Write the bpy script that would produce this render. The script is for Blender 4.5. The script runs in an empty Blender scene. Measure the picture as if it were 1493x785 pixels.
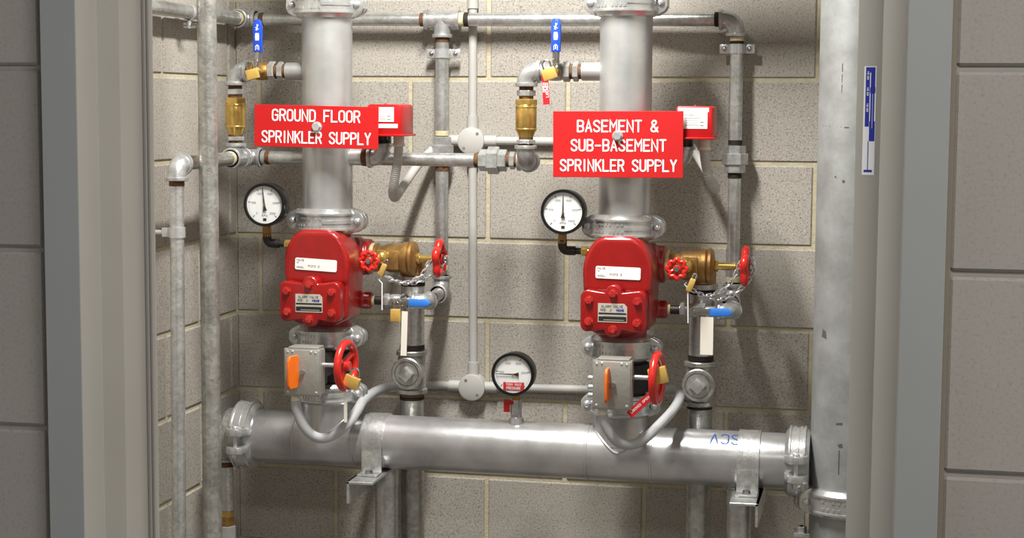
import bpy, bmesh, math, random
from mathutils import Vector, Matrix
random.seed(7)
PI = math.pi
scene = bpy.context.scene
COL = scene.collection

# ------------------------------------------------------------------ camera, world, light, exposure
cam_d = bpy.data.cameras.new('camera'); cam = bpy.data.objects.new('camera', cam_d); COL.objects.link(cam)
scene.camera = cam
cam_d.sensor_width = 36.0; cam_d.lens = 36.0 * 2479.03 / 1493.0; cam_d.clip_start = .05
def cam_rot(yaw, pit, roll):
    return Matrix.Rotation(yaw, 3, 'Z') @ Matrix.Rotation(pit, 3, 'X') @ Matrix.Rotation(roll, 3, 'Y')
R_ = cam_rot(.2132, -.0962, -.0061)
right, fwd, up = R_.col[0], R_.col[1], R_.col[2]
m = Matrix((right, up, -fwd)).transposed().to_4x4(); m.translation = Vector((.9538, -4.1159, -.0635))
cam.matrix_world = m

world = bpy.data.worlds.new('world'); scene.world = world; world.use_nodes = True
world.node_tree.nodes['Background'].inputs[0].default_value = (.97, .98, 1.0, 1)
world.node_tree.nodes['Background'].inputs[1].default_value = 1.35

def area(name, loc, size, energy, col, rot=(0, 0, 0)):
    d = bpy.data.lights.new(name, 'AREA'); d.shape = 'RECTANGLE'; d.size, d.size_y = size; d.energy = energy; d.color = col
    o = bpy.data.objects.new(name, d); COL.objects.link(o); o.location = loc; o.rotation_euler = rot
    return o
LAMP = (.17, -1.02, .905)          # batten in the plant cupboard
area('cupboard_tube_light', (LAMP[0], LAMP[1], LAMP[2] - .005), (.10, .62), 64, (1.0, .97, .915))
area('corridor_panel_light', (1.25, -3.45, .938), (1.10, .28), 34, (1.0, .975, .94))
scene.view_settings.view_transform = 'Standard'; scene.view_settings.look = 'None'
scene.view_settings.exposure = 0.0; scene.view_settings.gamma = 1.0
scene.view_settings.use_curve_mapping = False

# ------------------------------------------------------------------ materials
def lin(c):
    return tuple((x / 255 / 12.92 if x / 255 <= .04045 else ((x / 255 + .055) / 1.055) ** 2.4) for x in c) + (1,)
MAT = {}
def M(name, col, rough=.5, metal=0., var=0., vs=30., col2=None, bump=0., bs=60., coat=0., cell=0., cs=90., rvar=0.):
    mt = bpy.data.materials.new(name); mt.use_nodes = True; nt = mt.node_tree; N = nt.nodes; L = nt.links
    b = N['Principled BSDF']; b.inputs['Roughness'].default_value = rough; b.inputs['Metallic'].default_value = metal
    b.inputs['Base Color'].default_value = lin(col)
    if coat: b.inputs['Coat Weight'].default_value = coat; b.inputs['Coat Roughness'].default_value = .12
    if var or bump or cell or rvar:
        g = N.new('ShaderNodeNewGeometry')
        n = N.new('ShaderNodeTexNoise'); n.inputs['Scale'].default_value = vs; n.inputs['Detail'].default_value = 5; L.new(g.outputs['Position'], n.inputs['Vector'])
        src = None
        if var:
            r = N.new('ShaderNodeValToRGB'); c1 = lin(col); c2 = lin(col2) if col2 else tuple(x * (1 - var) for x in c1[:3]) + (1,)
            r.color_ramp.elements[0].position = .36; r.color_ramp.elements[1].position = .64
            r.color_ramp.elements[0].color = c2; r.color_ramp.elements[1].color = c1
            L.new(n.outputs['Fac'], r.inputs['Fac']); src = r.outputs['Color']
        if cell:
            v = N.new('ShaderNodeTexVoronoi'); v.inputs['Scale'].default_value = cs; L.new(g.outputs['Position'], v.inputs['Vector'])
            sp = N.new('ShaderNodeSeparateColor'); L.new(v.outputs['Color'], sp.inputs[0])
            mr = N.new('ShaderNodeMapRange'); mr.inputs['To Min'].default_value = 1 - cell; mr.inputs['To Max'].default_value = 1 + cell * .4
            L.new(sp.outputs[0], mr.inputs['Value'])
            mx = N.new('ShaderNodeMix'); mx.data_type = 'RGBA'; mx.blend_type = 'MULTIPLY'; mx.inputs['Factor'].default_value = 1
            if src: L.new(src, mx.inputs['A'])
            else: mx.inputs['A'].default_value = lin(col)
            L.new(mr.outputs[0], mx.inputs['B']); src = mx.outputs['Result']
        if src: L.new(src, b.inputs['Base Color'])
        if rvar:
            mr = N.new('ShaderNodeMapRange'); mr.inputs['To Min'].default_value = rough - rvar; mr.inputs['To Max'].default_value = rough + rvar
            L.new(n.outputs['Fac'], mr.inputs['Value']); L.new(mr.outputs[0], b.inputs['Roughness'])
        if bump:
            n2 = N.new('ShaderNodeTexNoise'); n2.inputs['Scale'].default_value = bs; n2.inputs['Detail'].default_value = 4; L.new(g.outputs['Position'], n2.inputs['Vector'])
            bp = N.new('ShaderNodeBump'); bp.inputs['Strength'].default_value = bump; bp.inputs['Distance'].default_value = .004
            L.new(n2.outputs['Fac'], bp.inputs['Height']); L.new(bp.outputs[0], b.inputs['Normal'])
    MAT[name] = mt; return mt

def block_material(name, col, dark, light, pits=.55, grain=1.0, bump=.35):
    mt = bpy.data.materials.new(name); mt.use_nodes = True; nt = mt.node_tree; N = nt.nodes; L = nt.links
    b = N['Principled BSDF']; b.inputs['Roughness'].default_value = .9; b.inputs['Specular IOR Level'].default_value = .2
    g = N.new('ShaderNodeNewGeometry'); oi = N.new('ShaderNodeObjectInfo')
    n = N.new('ShaderNodeTexNoise'); n.inputs['Scale'].default_value = 260; n.inputs['Detail'].default_value = 6; n.inputs['Roughness'].default_value = .7
    L.new(g.outputs['Position'], n.inputs['Vector'])
    r = N.new('ShaderNodeValToRGB'); e = r.color_ramp.elements
    e[0].position = .36; e[0].color = lin(dark); e[1].position = .68; e[1].color = lin(light)
    k = e.new(.46); k.color = lin(col); k = e.new(.58); k.color = lin(col)
    L.new(n.outputs['Fac'], r.inputs['Fac'])
    big = N.new('ShaderNodeTexNoise'); big.inputs['Scale'].default_value = 9; L.new(g.outputs['Position'], big.inputs['Vector'])
    ad = N.new('ShaderNodeMath'); ad.operation = 'ADD'; L.new(big.outputs['Fac'], ad.inputs[0]); L.new(oi.outputs['Random'], ad.inputs[1])
    mr = N.new('ShaderNodeMapRange'); mr.inputs['From Max'].default_value = 1.7; mr.inputs['To Min'].default_value = .90; mr.inputs['To Max'].default_value = 1.07
    L.new(ad.outputs[0], mr.inputs['Value'])
    mx = N.new('ShaderNodeMix'); mx.data_type = 'RGBA'; mx.blend_type = 'MULTIPLY'; mx.inputs['Factor'].default_value = 1
    L.new(r.outputs['Color'], mx.inputs['A']); L.new(mr.outputs[0], mx.inputs['B'])
    v = N.new('ShaderNodeTexVoronoi'); v.inputs['Scale'].default_value = 120; v.inputs['Randomness'].default_value = 1; L.new(g.outputs['Position'], v.inputs['Vector'])
    pr = N.new('ShaderNodeMapRange'); pr.inputs['From Min'].default_value = .10; pr.inputs['From Max'].default_value = .24
    pr.inputs['To Min'].default_value = 1 - pits; pr.inputs['To Max'].default_value = 1; L.new(v.outputs['Distance'], pr.inputs['Value'])
    m2 = N.new('ShaderNodeMix'); m2.data_type = 'RGBA'; m2.blend_type = 'MULTIPLY'; m2.inputs['Factor'].default_value = grain
    L.new(mx.outputs['Result'], m2.inputs['A']); L.new(pr.outputs[0], m2.inputs['B'])
    L.new(m2.outputs['Result'], b.inputs['Base Color'])
    bp = N.new('ShaderNodeBump'); bp.inputs['Strength'].default_value = bump; bp.inputs['Distance'].default_value = .003
    L.new(n.outputs['Fac'], bp.inputs['Height']); L.new(bp.outputs[0], b.inputs['Normal'])
    MAT[name] = mt; return mt

block_material('block', (170, 165, 157), (112, 105, 97), (208, 203, 195), .40, 1.0)
block_material('painted_block', (137, 132, 126), (126, 121, 115), (143, 139, 133), .06, 1.0, .12)
M('mortar', (190, 182, 156), .95, 0, .12, 60, bump=.5, bs=130)
M('painted_mortar', (133, 128, 121), .9, 0, .08, 40)
M('frame_paint', (168, 164, 155), .45, 0, .05, 6)
M('frame_blue', (130, 132, 130), .45, 0, .04, 6)
M('frame_caulk', (112, 104, 92), .9)
M('seal', (120, 116, 112), .6)
M('floor', (120, 117, 112), .7, 0, .15, 8)
M('ceiling', (150, 148, 143), .9)
M('soffit', (92, 90, 86), .95, 0, .1, 12)
M('galv', (212, 214, 213), .33, .78, .2, 26, cell=.16, cs=150, bump=.10, bs=220, rvar=.10)
M('galv_old', (196, 196, 191), .38, .75, .32, 17, cell=.22, cs=110, bump=.2, bs=160, rvar=.12)
M('fitting', (198, 200, 200), .34, .65, .28, 60, bump=.18, bs=260)
M('riser_paint', (200, 202, 202), .36, .66, .14, 11, cell=.03, cs=60, rvar=.06)
M('header_paint', (206, 206, 208), .30, .75, .3, 9, bump=.05, bs=90, rvar=.08)
M('main_paint', (168, 171, 171), .5, .4, .10, 13, col2=(146, 148, 147), cell=.05, cs=120)
M('coupling', (208, 210, 210), .27, .75, .10, 90, bump=.10, bs=200)
M('zinc', (210, 212, 214), .3, .65, .1, 80)
M('steel', (190, 190, 188), .25, 1.0)
M('brass', (216, 180, 100), .26, .78, .25, 50)
M('brass_lock', (224, 186, 100), .35, .45, .1, 80)
M('brass_dull', (176, 138, 82), .42, .75, .3, 45, bump=.2, bs=150)
M('scuff', (84, 83, 80), .8)
M('thread_rust', (112, 78, 48), .8, .2, .5, 120)
M('thread_dark', (40, 32, 26), .75, .2)
M('thread_tape', (214, 200, 160), .8, 0, .2, 150)
M('red_cast', (150, 14, 14), .30, 0, .14, 45, coat=.5, bump=.06, bs=260)
M('red_bolt', (184, 54, 48), .35, 0, .5, 170, col2=(158, 22, 20))
M('red_sign', (184, 11, 15), .5)
M('red_plastic', (176, 16, 20), .35)
M('red_wheel', (206, 34, 26), .30, 0, .1, 90, coat=.4)
M('orange', (238, 112, 18), .45, 0, .08, 40)
M('white_print', (246, 246, 244), .6)
M('dial_white', (236, 238, 238), .5)
M('label_white', (238, 238, 236), .5)
M('plate_alu', (205, 202, 190), .4, .3)
M('black_print', (28, 28, 30), .6)
M('blue_print', (30, 44, 160), .6)
M('marker_blue', (26, 78, 142), .6)
M('black_plastic', (10, 10, 11), .38)
M('black_iron', (38, 33, 30), .5, .2, .2, 80)
M('black_rubber', (16, 16, 17), .6)
M('conduit', (180, 179, 175), .5, 0, .04, 20)
M('conduit_grey', (176, 178, 181), .5, 0, .04, 20)
M('gland', (214, 208, 192), .5)
M('blue_grip', (28, 72, 190), .4)
M('blue_grip_light', (52, 122, 214), .4)
M('gearbox', (168, 167, 160), .45, .5, .1, 60, bump=.12, bs=200)
M('tag_cream', (232, 228, 216), .6)
M('tag_red', (196, 26, 36), .45)
M('tie_white', (232, 232, 230), .5)
M('lamp_white', (235, 235, 232), .5)
mt = M('lamp_glow', (255, 250, 240), .5); b_ = mt.node_tree.nodes['Principled BSDF']
b_.inputs['Emission Color'].default_value = (1, .97, .92, 1); b_.inputs['Emission Strength'].default_value = 6
mt = bpy.data.materials.new('gauge_glass'); mt.use_nodes = True; nt = mt.node_tree
for n in list(nt.nodes):
    if n.type != 'OUTPUT_MATERIAL': nt.nodes.remove(n)
o_ = nt.nodes['Material Output']; tr = nt.nodes.new('ShaderNodeBsdfTransparent'); gl = nt.nodes.new('ShaderNodeBsdfGlossy'); gl.inputs['Roughness'].default_value = .05
mx = nt.nodes.new('ShaderNodeMixShader'); mx.inputs[0].default_value = .05
nt.links.new(tr.outputs[0], mx.inputs[1]); nt.links.new(gl.outputs[0], mx.inputs[2]); nt.links.new(mx.outputs[0], o_.inputs[0]); MAT['gauge_glass'] = mt

# ------------------------------------------------------------------ mesh helpers
X, Y, Z = Vector((1, 0, 0)), Vector((0, 1, 0)), Vector((0, 0, 1))
def V(*a): return Vector(a if len(a) == 3 else a[0])
def frame(ax, u=None):
    ax = Vector(ax).normalized()
    if u is None:
        u = X if abs(ax.x) < .9 else Z
    u = Vector(u); u = (u - ax * u.dot(ax)).normalized()
    return ax, u, ax.cross(u)
def catmull(P, k=6):
    P = [V(p) for p in P]; out = []
    for i in range(len(P) - 1):
        a = P[i - 1] if i else P[0] * 2 - P[1]; b, c = P[i], P[i + 1]; d = P[i + 2] if i + 2 < len(P) else P[-1] * 2 - P[-2]
        for j in range(k):
            t = j / k
            out.append(.5 * (2 * b + (c - a) * t + (2 * a - 5 * b + 4 * c - d) * t * t + (3 * b - a - 3 * c + d) * t ** 3))
    out.append(P[-1]); return out
ORG = {}
class MB:
    def __init__(s): s.v = []; s.f = []
    def add(s, vs, fs):
        k = len(s.v); s.v += [Vector(v) for v in vs]; s.f += [tuple(i + k for i in f) for f in fs]; return s
    def lathe(s, prof, o, ax, n=28, u=None, a0=0., a1=2 * PI, loop=False):
        ax, u, w = frame(ax, u); o = V(o); full = abs(a1 - a0) > 6.28; cnt = n if full else n + 1; m_ = len(prof)
        vs = [o + ax * h + (u * math.cos(a0 + (a1 - a0) * i / n) + w * math.sin(a0 + (a1 - a0) * i / n)) * max(r, 1e-5) for i in range(cnt) for r, h in prof]
        fs = []
        for i in range(n):
            a, b = i * m_, ((i + 1) % cnt) * m_
            for j in range(m_ if loop else m_ - 1):
                j2 = (j + 1) % m_; fs.append((a + j, b + j, b + j2, a + j2))
        if not full and loop: fs += [tuple(range(m_)), tuple(range((cnt - 1) * m_, cnt * m_))]
        return s.add(vs, fs)
    def cyl(s, p, q, r, n=24, r2=None, bev=0.):
        p, q = V(p), V(q); d = (q - p).length; r2 = r if r2 is None else r2
        pr = [(0, 0), (r - bev, 0), (r, bev), (r2, d - bev), (r2 - bev, d), (0, d)] if bev else [(0, 0), (r, 0), (r2, d), (0, d)]
        return s.lathe(pr, p, q - p, n)
    def hexa(s, p, q, af, u=None):
        p, q = V(p), V(q); d = (q - p).length; R = af / 2 / math.cos(PI / 6); c = min(.0015, d * .2)
        return s.lathe([(0, 0), (R * .93, 0), (R, c), (R, d - c), (R * .93, d), (0, d)], p, q - p, 6, u)
    def tube(s, pts, r, n=12, closed=False, caps=True):
        P = [V(p) for p in pts]; k = len(P); rr = r if isinstance(r, (list, tuple)) else [r] * k
        T = [((P[(i + 1) % k] - P[i - 1]) if closed or 0 < i < k - 1 else (P[1] - P[0] if i == 0 else P[-1] - P[-2])).normalized() for i in range(k)]
        _, u, _w = frame(T[0]); vs = []
        for i in range(k):
            u = (u - T[i] * u.dot(T[i])).normalized(); w = T[i].cross(u)
            vs += [P[i] + (u * math.cos(2 * PI * j / n) + w * math.sin(2 * PI * j / n)) * rr[i] for j in range(n)]
        fs = [(i * n + j, i * n + (j + 1) % n, ((i + 1) % k) * n + (j + 1) % n, ((i + 1) % k) * n + j) for i in range(k if closed else k - 1) for j in range(n)]
        if caps and not closed: fs += [tuple(range(n)), tuple(range((k - 1) * n, k * n))]
        return s.add(vs, fs)
    def box(s, c, size, bev=0., seg=2, rot=None):
        bm = bmesh.new(); bmesh.ops.create_cube(bm, size=1); bmesh.ops.scale(bm, vec=size, verts=bm.verts)
        if bev: bmesh.ops.bevel(bm, geom=bm.edges[:], offset=bev, segments=seg, affect='EDGES', profile=.5)
        if rot: bmesh.ops.transform(bm, matrix=rot.to_4x4(), verts=bm.verts)
        bm.verts.index_update(); s.add([v.co + V(c) for v in bm.verts], [[v.index for v in f.verts] for f in bm.faces]); bm.free(); return s
    def prism(s, poly, o, u, v, th, bev=0., seg=1):
        o, u, v = V(o), V(u), V(v); w = u.cross(v); bm = bmesh.new()
        a = [bm.verts.new(o + u * x + v * y) for x, y in poly]; f = bm.faces.new(a)
        r = bmesh.ops.extrude_face_region(bm, geom=[f]); bmesh.ops.translate(bm, vec=w * th, verts=[g for g in r['geom'] if isinstance(g, bmesh.types.BMVert)])
        if bev: bmesh.ops.bevel(bm, geom=[e for e in bm.edges], offset=bev, segments=seg, affect='EDGES', profile=.5)
        bm.verts.index_update(); s.add([x.co.copy() for x in bm.verts], [[x.index for x in g.verts] for g in bm.faces]); bm.free(); return s
    def sphere(s, c, r, sc=(1, 1, 1), n=16):
        c = V(c); k = n // 2; vs = []; fs = []
        for i in range(k + 1):
            t = PI * i / k
            for j in range(n):
                p = 2 * PI * j / n; vs.append(c + V(math.sin(t) * math.cos(p) * r * sc[0], math.sin(t) * math.sin(p) * r * sc[1], math.cos(t) * r * sc[2]))
        for i in range(k):
            for j in range(n): fs.append((i * n + j, i * n + (j + 1) % n, (i + 1) * n + (j + 1) % n, (i + 1) * n + j))
        return s.add(vs, fs)
    def ring(s, c, ax, R, r, n=36, k=12):
        ax, u, w = frame(ax); return s.tube([V(c) + (u * math.cos(2 * PI * i / n) + w * math.sin(2 * PI * i / n)) * R for i in range(n)], r, k, True)
    def strokes(s, polys, o, u, v, wd):
        o, u, v = V(o), V(u), V(v); nrm = u.cross(v); h = wd / 2
        for li, pl in enumerate(polys):
            oo = o + nrm * (.00004 * (li % 3)); P = [Vector((x, y)) for x, y in pl]; k = len(P)
            closed = (P[0] - P[-1]).length < 1e-7 and k > 2
            if closed: P = P[:-1]; k -= 1
            lf, rt = [], []
            for i in range(k):
                d0 = (P[i] - P[i - 1]) if (i or closed) else (P[1] - P[0]); d1 = (P[(i + 1) % k] - P[i]) if (i < k - 1 or closed) else d0
                d0 = d0.normalized(); d1 = d1.normalized(); t = (d0 + d1)
                t = t.normalized() if t.length > .2 else d0
                nn = Vector((-t.y, t.x)); m_ = min(1 / max(.35, nn.dot(Vector((-d0.y, d0.x)))), 2.2)
                lf.append(P[i] + nn * h * m_); rt.append(P[i] - nn * h * m_)
            W = lambda p: oo + u * p.x + v * p.y
            vs = [W(p) for p in lf] + [W(p) for p in rt]
            fs = [(k + i, k + (i + 1) % k, (i + 1) % k, i) for i in range(k if closed else k - 1)]
            s.add(vs, fs)
            if not closed:
                for e, q, d in ((P[0], P[1], 0), (P[-1], P[-2], 1)):
                    t = (e - q).normalized(); n2 = Vector((-t.y, t.x))
                    s.add([W(e + n2 * h * math.cos(a) + t * h * math.sin(a)) for a in [PI - PI * j / 6 for j in range(7)]], [tuple(range(7))])
        return s
    def mesh(s, name, mat, loc=(0, 0, 0), sharp=35, merge=True):
        bm = bmesh.new(); L = V(loc); vs = [bm.verts.new(v - L) for v in s.v]; bm.verts.ensure_lookup_table()
        for f in s.f:
            try: bm.faces.new([vs[i] for i in f])
            except ValueError: pass
        if merge:
            bmesh.ops.remove_doubles(bm, verts=bm.verts, dist=2e-5)
            bmesh.ops.recalc_face_normals(bm, faces=bm.faces)
        me = bpy.data.meshes.new(name); bm.to_mesh(me); bm.free(); me.materials.append(MAT[mat])
        if sharp:
            me.polygons.foreach_set('use_smooth', [True] * len(me.polygons)); me.set_sharp_from_angle(angle=math.radians(sharp))
        return me
    def build(s, name, mat, parent=None, loc=None, sharp=35, merge=True, label=None):
        o = None
        L = ORG[parent] if parent is not None else V(loc if loc is not None else (0, 0, 0))
        o = bpy.data.objects.new(name, s.mesh(name, mat, L, sharp, merge)); COL.objects.link(o)
        if parent is not None: o.parent = parent
        else: o.location = L
        ORG[o] = L
        if label: o['label'] = label
        return o
def tag(o, label, cat, group=None):
    o['label'] = label; o['category'] = cat
    if group: o['group'] = group
    return o
def thing(name, label, cat, loc, group=None):
    o = bpy.data.objects.new(name, None); COL.objects.link(o); o.location = loc; o.empty_display_size = .05; ORG[o] = V(loc)
    return tag(o, label, cat, group)
def struct(o): o['kind'] = 'structure'; return o
def copy_mesh(src, parent, loc=(0, 0, 0), mat=None):
    c = src.copy(); COL.objects.link(c); c.parent = parent
    if mat is None: c.location = loc
    else: c.matrix_local = mat
    return c

# ------------------------------------------------------------------ stroke lettering
_c = dict(tl=[(0, 1.6), (.15, 1.88), (.5, 2)], tr=[(.5, 2), (.85, 1.88), (1, 1.6)], br=[(1, .4), (.85, .12), (.5, 0)], bl=[(.5, 0), (.15, .12), (0, .4)])
_O = _c['tl'] + _c['tr'][1:] + _c['br'] + _c['bl'][1:] + [(0, 1.6)]
_Pb = [(0, 1), (.6, 1), (.9, 1.12), (1, 1.4), (1, 1.6), (.9, 1.88), (.6, 2), (0, 2)]
_st = [(0, 0), (0, 2)]
_S = [(1, 1.6), (.85, 1.88), (.5, 2), (.15, 1.88), (0, 1.6), (.05, 1.35), (.3, 1.12), (.7, .88), (.95, .65), (1, .4), (.85, .12), (.5, 0), (.15, .12), (0, .4)]
FONT = {'A': [[(0, 0), (.5, 2), (1, 0)], [(.17, .65), (.83, .65)]], 'B': [_Pb, _st, [(.6, 1), (.9, .88), (1, .6), (1, .4), (.9, .12), (.6, 0), (0, 0)]],
 'C': [_c['tr'][::-1] + _c['tl'][::-1][1:] + [(0, .4)] + _c['bl'][::-1][1:] + _c['br'][::-1][1:]],
 'D': [[(0, 0), (0, 2), (.55, 2), (.88, 1.86), (1, 1.55), (1, .45), (.88, .14), (.55, 0), (0, 0)]],
 'E': [[(1, 2), (0, 2), (0, 0), (1, 0)], [(0, 1), (.8, 1)]], 'F': [[(1, 2), (0, 2), (0, 0)], [(0, 1), (.8, 1)]],
 'G': [_c['tr'][::-1] + _c['tl'][::-1][1:] + [(0, .4)] + _c['bl'][::-1][1:] + _c['br'][::-1][1:] + [(1, 1), (.55, 1)]],
 'H': [[(0, 0), (0, 2)], [(1, 0), (1, 2)], [(0, 1), (1, 1)]], 'I': [[(.5, 0), (.5, 2)]],
 'J': [[(1, 2), (1, .4), (.85, .12), (.5, 0), (.15, .12), (0, .4)]],
 'K': [[(0, 0), (0, 2)], [(1, 2), (0, .9)], [(.35, 1.25), (1, 0)]], 'L': [[(0, 2), (0, 0), (1, 0)]],
 'M': [[(0, 0), (0, 2), (.5, .9), (1, 2), (1, 0)]], 'N': [[(0, 0), (0, 2), (1, 0), (1, 2)]], 'O': [_O], 'P': [_Pb, _st],
 'R': [_Pb, _st, [(.55, 1), (1, 0)]], 'S': [_S], 'T': [[(0, 2), (1, 2)], [(.5, 2), (.5, 0)]],
 'U': [[(0, 2), (0, .4), (.15, .12), (.5, 0), (.85, .12), (1, .4), (1, 2)]], 'V': [[(0, 2), (.5, 0), (1, 2)]],
 'W': [[(0, 2), (.25, 0), (.5, 1.3), (.75, 0), (1, 2)]], 'X': [[(0, 0), (1, 2)], [(0, 2), (1, 0)]], 'Y': [[(0, 2), (.5, 1), (1, 2)], [(.5, 1), (.5, 0)]],
 'Z': [[(0, 2), (1, 2), (0, 0), (1, 0)]], '0': [_O], '1': [[(.2, 1.6), (.55, 2), (.55, 0)]], '2': [[(0, 1.6), (.15, 1.88), (.5, 2), (.85, 1.88), (1, 1.55), (.8, 1.05), (0, 0), (1, 0)]],
 '5': [[(1, 2), (.1, 2), (0, 1.1), (.5, 1.25), (.88, 1.1), (1, .7), (.88, .2), (.5, 0), (0, .2)]],
 '&': [[(1.05, 0), (.2, 1.35), (.15, 1.7), (.3, 1.93), (.5, 2), (.7, 1.93), (.8, 1.7), (.7, 1.4), (.62, 1.3)], [(.62, 1.3), (.15, .85), (0, .5), (.1, .15), (.4, 0), (.7, .1), (1, .75)]],
 '-': [[(.05, .95), (.95, .95)]], '.': [[(.4, 0), (.5, .05)]], ' ': []}
def text(s, h, adv, w=None, cx=0., cy=0., total=None):
    k = [.55 if c in 'I1.' else (1.12 if c in 'M&' else (.85 if c == ' ' else 1.)) for c in s]; g = .46
    if total: w = total / (sum(k) + g * (len(s) - 1)); gap = w * g
    else: w = w or adv * .66; gap = adv - w
    L = w * sum(k) + gap * (len(s) - 1); out = []; x0 = cx - L / 2
    for c, f in zip(s, k):
        for pl in FONT.get(c, []):
            out.append([(x0 + ((x - .5) if f < .8 else x) * w * f + (w * f / 2 if f < .8 else 0), cy + (y / 2 - .5) * h) for x, y in pl])
        x0 += w * f + gap
    return out

# ------------------------------------------------------------------ the setting
ZF, ZC = -1.55, .95
XL, XR = -.662, 1.30              # cupboard side walls
YB, YFI, YFO = 0.0, -2.31, -2.40  # back wall face, front wall inside and outside face
J = .010                          # mortar joint
_bm = {}
def block_mesh(sx, sy, sz, mat):
    k = (round(sx, 4), round(sy, 4), round(sz, 4), mat)
    if k not in _bm: _bm[k] = MB().box((0, 0, 0), (sx, sy, sz), .0028, 1).mesh('block', mat, sharp=0)
    return _bm[k]
def block(parent, c, size, mat):
    o = bpy.data.objects.new('block', block_mesh(*size, mat)); COL.objects.link(o); o.parent = parent; o.location = V(c) - ORG[parent]; ORG[o] = V(c)
def courses():
    k = -4; z = .2 * k
    out = []
    for k in range(-8, 5): out.append((k, .2 * k, .2 * (k + 1)))   # course k lies between joints at .2k and .2(k+1)
    return [(k, max(a, ZF), min(b, ZC)) for k, a, b in out]
def runs(lo, hi, off):
    xs = [lo]; x = off + .4 * math.ceil((lo - off + .03) / .4)
    while x < hi - .02: xs.append(x); x += .4
    xs.append(hi); return list(zip(xs[:-1], xs[1:]))
DEP = .06; REC = .0045
wb = struct(MB().box(((XL + XR) / 2, YB + REC + .06, (ZF + ZC) / 2), (XR - XL + .3, .12, ZC - ZF)).build('wall_back', 'mortar', loc=((XL + XR) / 2, YB, ZF), sharp=0))
for k, a, b in courses():
    for p, q in runs(XL, XR, 0. if k % 2 == 0 else -.2):
        pl = p + (0 if p == XL else J / 2); qr = q - J / 2
        block(wb, ((pl + qr) / 2, YB + DEP / 2 + random.uniform(0, .0012), (a + b) / 2), (qr - pl, DEP, b - a - J), 'block')
wl = struct(MB().box((XL - REC - .06, (YFI + YB) / 2, (ZF + ZC) / 2), (.12, YB - YFI, ZC - ZF)).build('wall_left', 'mortar', loc=(XL, YFI, ZF), sharp=0))
for k, a, b in courses():
    for p, q in runs(YFI, YB, -.447 if k % 2 == 0 else -.247):
        pp = p + J / 2; qq = q - (0 if q == YB else J / 2)
        block(wl, (XL - DEP / 2 - random.uniform(0, .001), (pp + qq) / 2, (a + b) / 2), (DEP, qq - pp, b - a - J), 'block')
struct(MB().box((XR + .06, (YFI + YB) / 2, (ZF + ZC) / 2), (.12, YB - YFI, ZC - ZF)).build('wall_right', 'block', loc=(XR, YFI, ZF), sharp=0))
# front wall with the door opening
OL, OR, HEAD = .066, 1.017, .60
def front_wall(name, x0, x1, zlo, zhi, off):
    w = struct(MB().box(((x0 + x1) / 2, (YFO + YFI) / 2 + REC / 2, (zlo + zhi) / 2), (x1 - x0, YFI - YFO - REC, zhi - zlo)).build(name, 'painted_mortar', loc=((x0 + x1) / 2, YFI, zlo), sharp=0))
    dz = -.026
    for k in range(-9, 6):
        a, b = max(.2 * k + dz, zlo), min(.2 * (k + 1) + dz, zhi)
        if b - a < .03: continue
        for p, q in runs(x0, x1, off + (0 if k % 2 == 0 else .2)):
            pl = p + (0 if p == x0 else .004); qr = q - (0 if q == x1 else .004)
            block(w, ((pl + qr) / 2, YFO + .02, (a + b) / 2), (qr - pl, .04, b - a - .006), 'painted_block')
front_wall('wall_front_left', -1.2, OL - .013, ZF, ZC, -.34)
front_wall('wall_front_right', OR + .006, 2.2, ZF, ZC, .62 + .8)
front_wall('wall_front_head', OL - .006, OR + .006, HEAD + .05, ZC, .2)
struct(MB().box((.5, -2.6, ZF - .05), (5.0, 5.5, .1)).build('floor', 'floor', loc=(.45, -2.6, ZF), sharp=0))
struct(MB().box((.5, -5.36, (ZF + ZC) / 2), (5.0, .12, ZC - ZF)).build('wall_corridor', 'ceiling', loc=(.5, -5.3, ZF), sharp=0))
struct(MB().box((.5, -2.6, ZC + .05), (5.0, 5.5, .1)).build('ceiling', 'soffit', loc=(.45, -2.6, ZC), sharp=0))
# pressed metal door frame: two jambs and a head
def jamb(name, poly, z0, z1):
    return struct(MB().prism(poly, (0, 0, z0), X, Y, z1 - z0, .0012, 2).build(name, 'frame_paint', loc=(poly[0][0], poly[0][1], z0), sharp=25))
jl = [(.066, -2.312), (.066, -2.42), (.107, -2.42), (.107, -2.3705), (.134, -2.3705), (.134, -2.3168), (.1474, -2.3168), (.1474, -2.312)]
jr = [(1.017, -2.312), (.9272, -2.312), (.9272, -2.3168), (.9522, -2.3168), (.9522, -2.3705), (.9755, -2.3705), (.9755, -2.42), (1.017, -2.42)]
fl = jamb('trim_1', jl, ZF, HEAD); fr = jamb('trim_2', jr, ZF, HEAD)
struct(MB().box(((OL + OR) / 2, -2.366, HEAD + .025), (OR - OL, .108, .05), .0012).build('trim_3', 'frame_paint', loc=((OL + OR) / 2, -2.366, HEAD)))
for s_, nm, w_ in ((OL - .007, fl, .014), (OR + .003, fr, .006)):
    MB().box((s_, -2.385, (ZF + HEAD) / 2), (w_, .026, HEAD - ZF)).build('caulk', 'frame_caulk', nm, sharp=0)
for xx, wd in ((.1375, .0022), (.1428, .0022)):
    MB().box((xx, -2.3176, (ZF + HEAD) / 2), (wd, .0022, HEAD - ZF), .0006, 1).build('seal', 'seal', fl)
for x0, x1, nm in ((.066, .107, fl), (.9755, 1.017, fr)):
    MB().box(((x0 + x1) / 2, -2.4206, (ZF + HEAD) / 2), (x1 - x0, .0016, HEAD - ZF), .0006, 1).build('architrave', 'frame_blue', nm)
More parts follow.
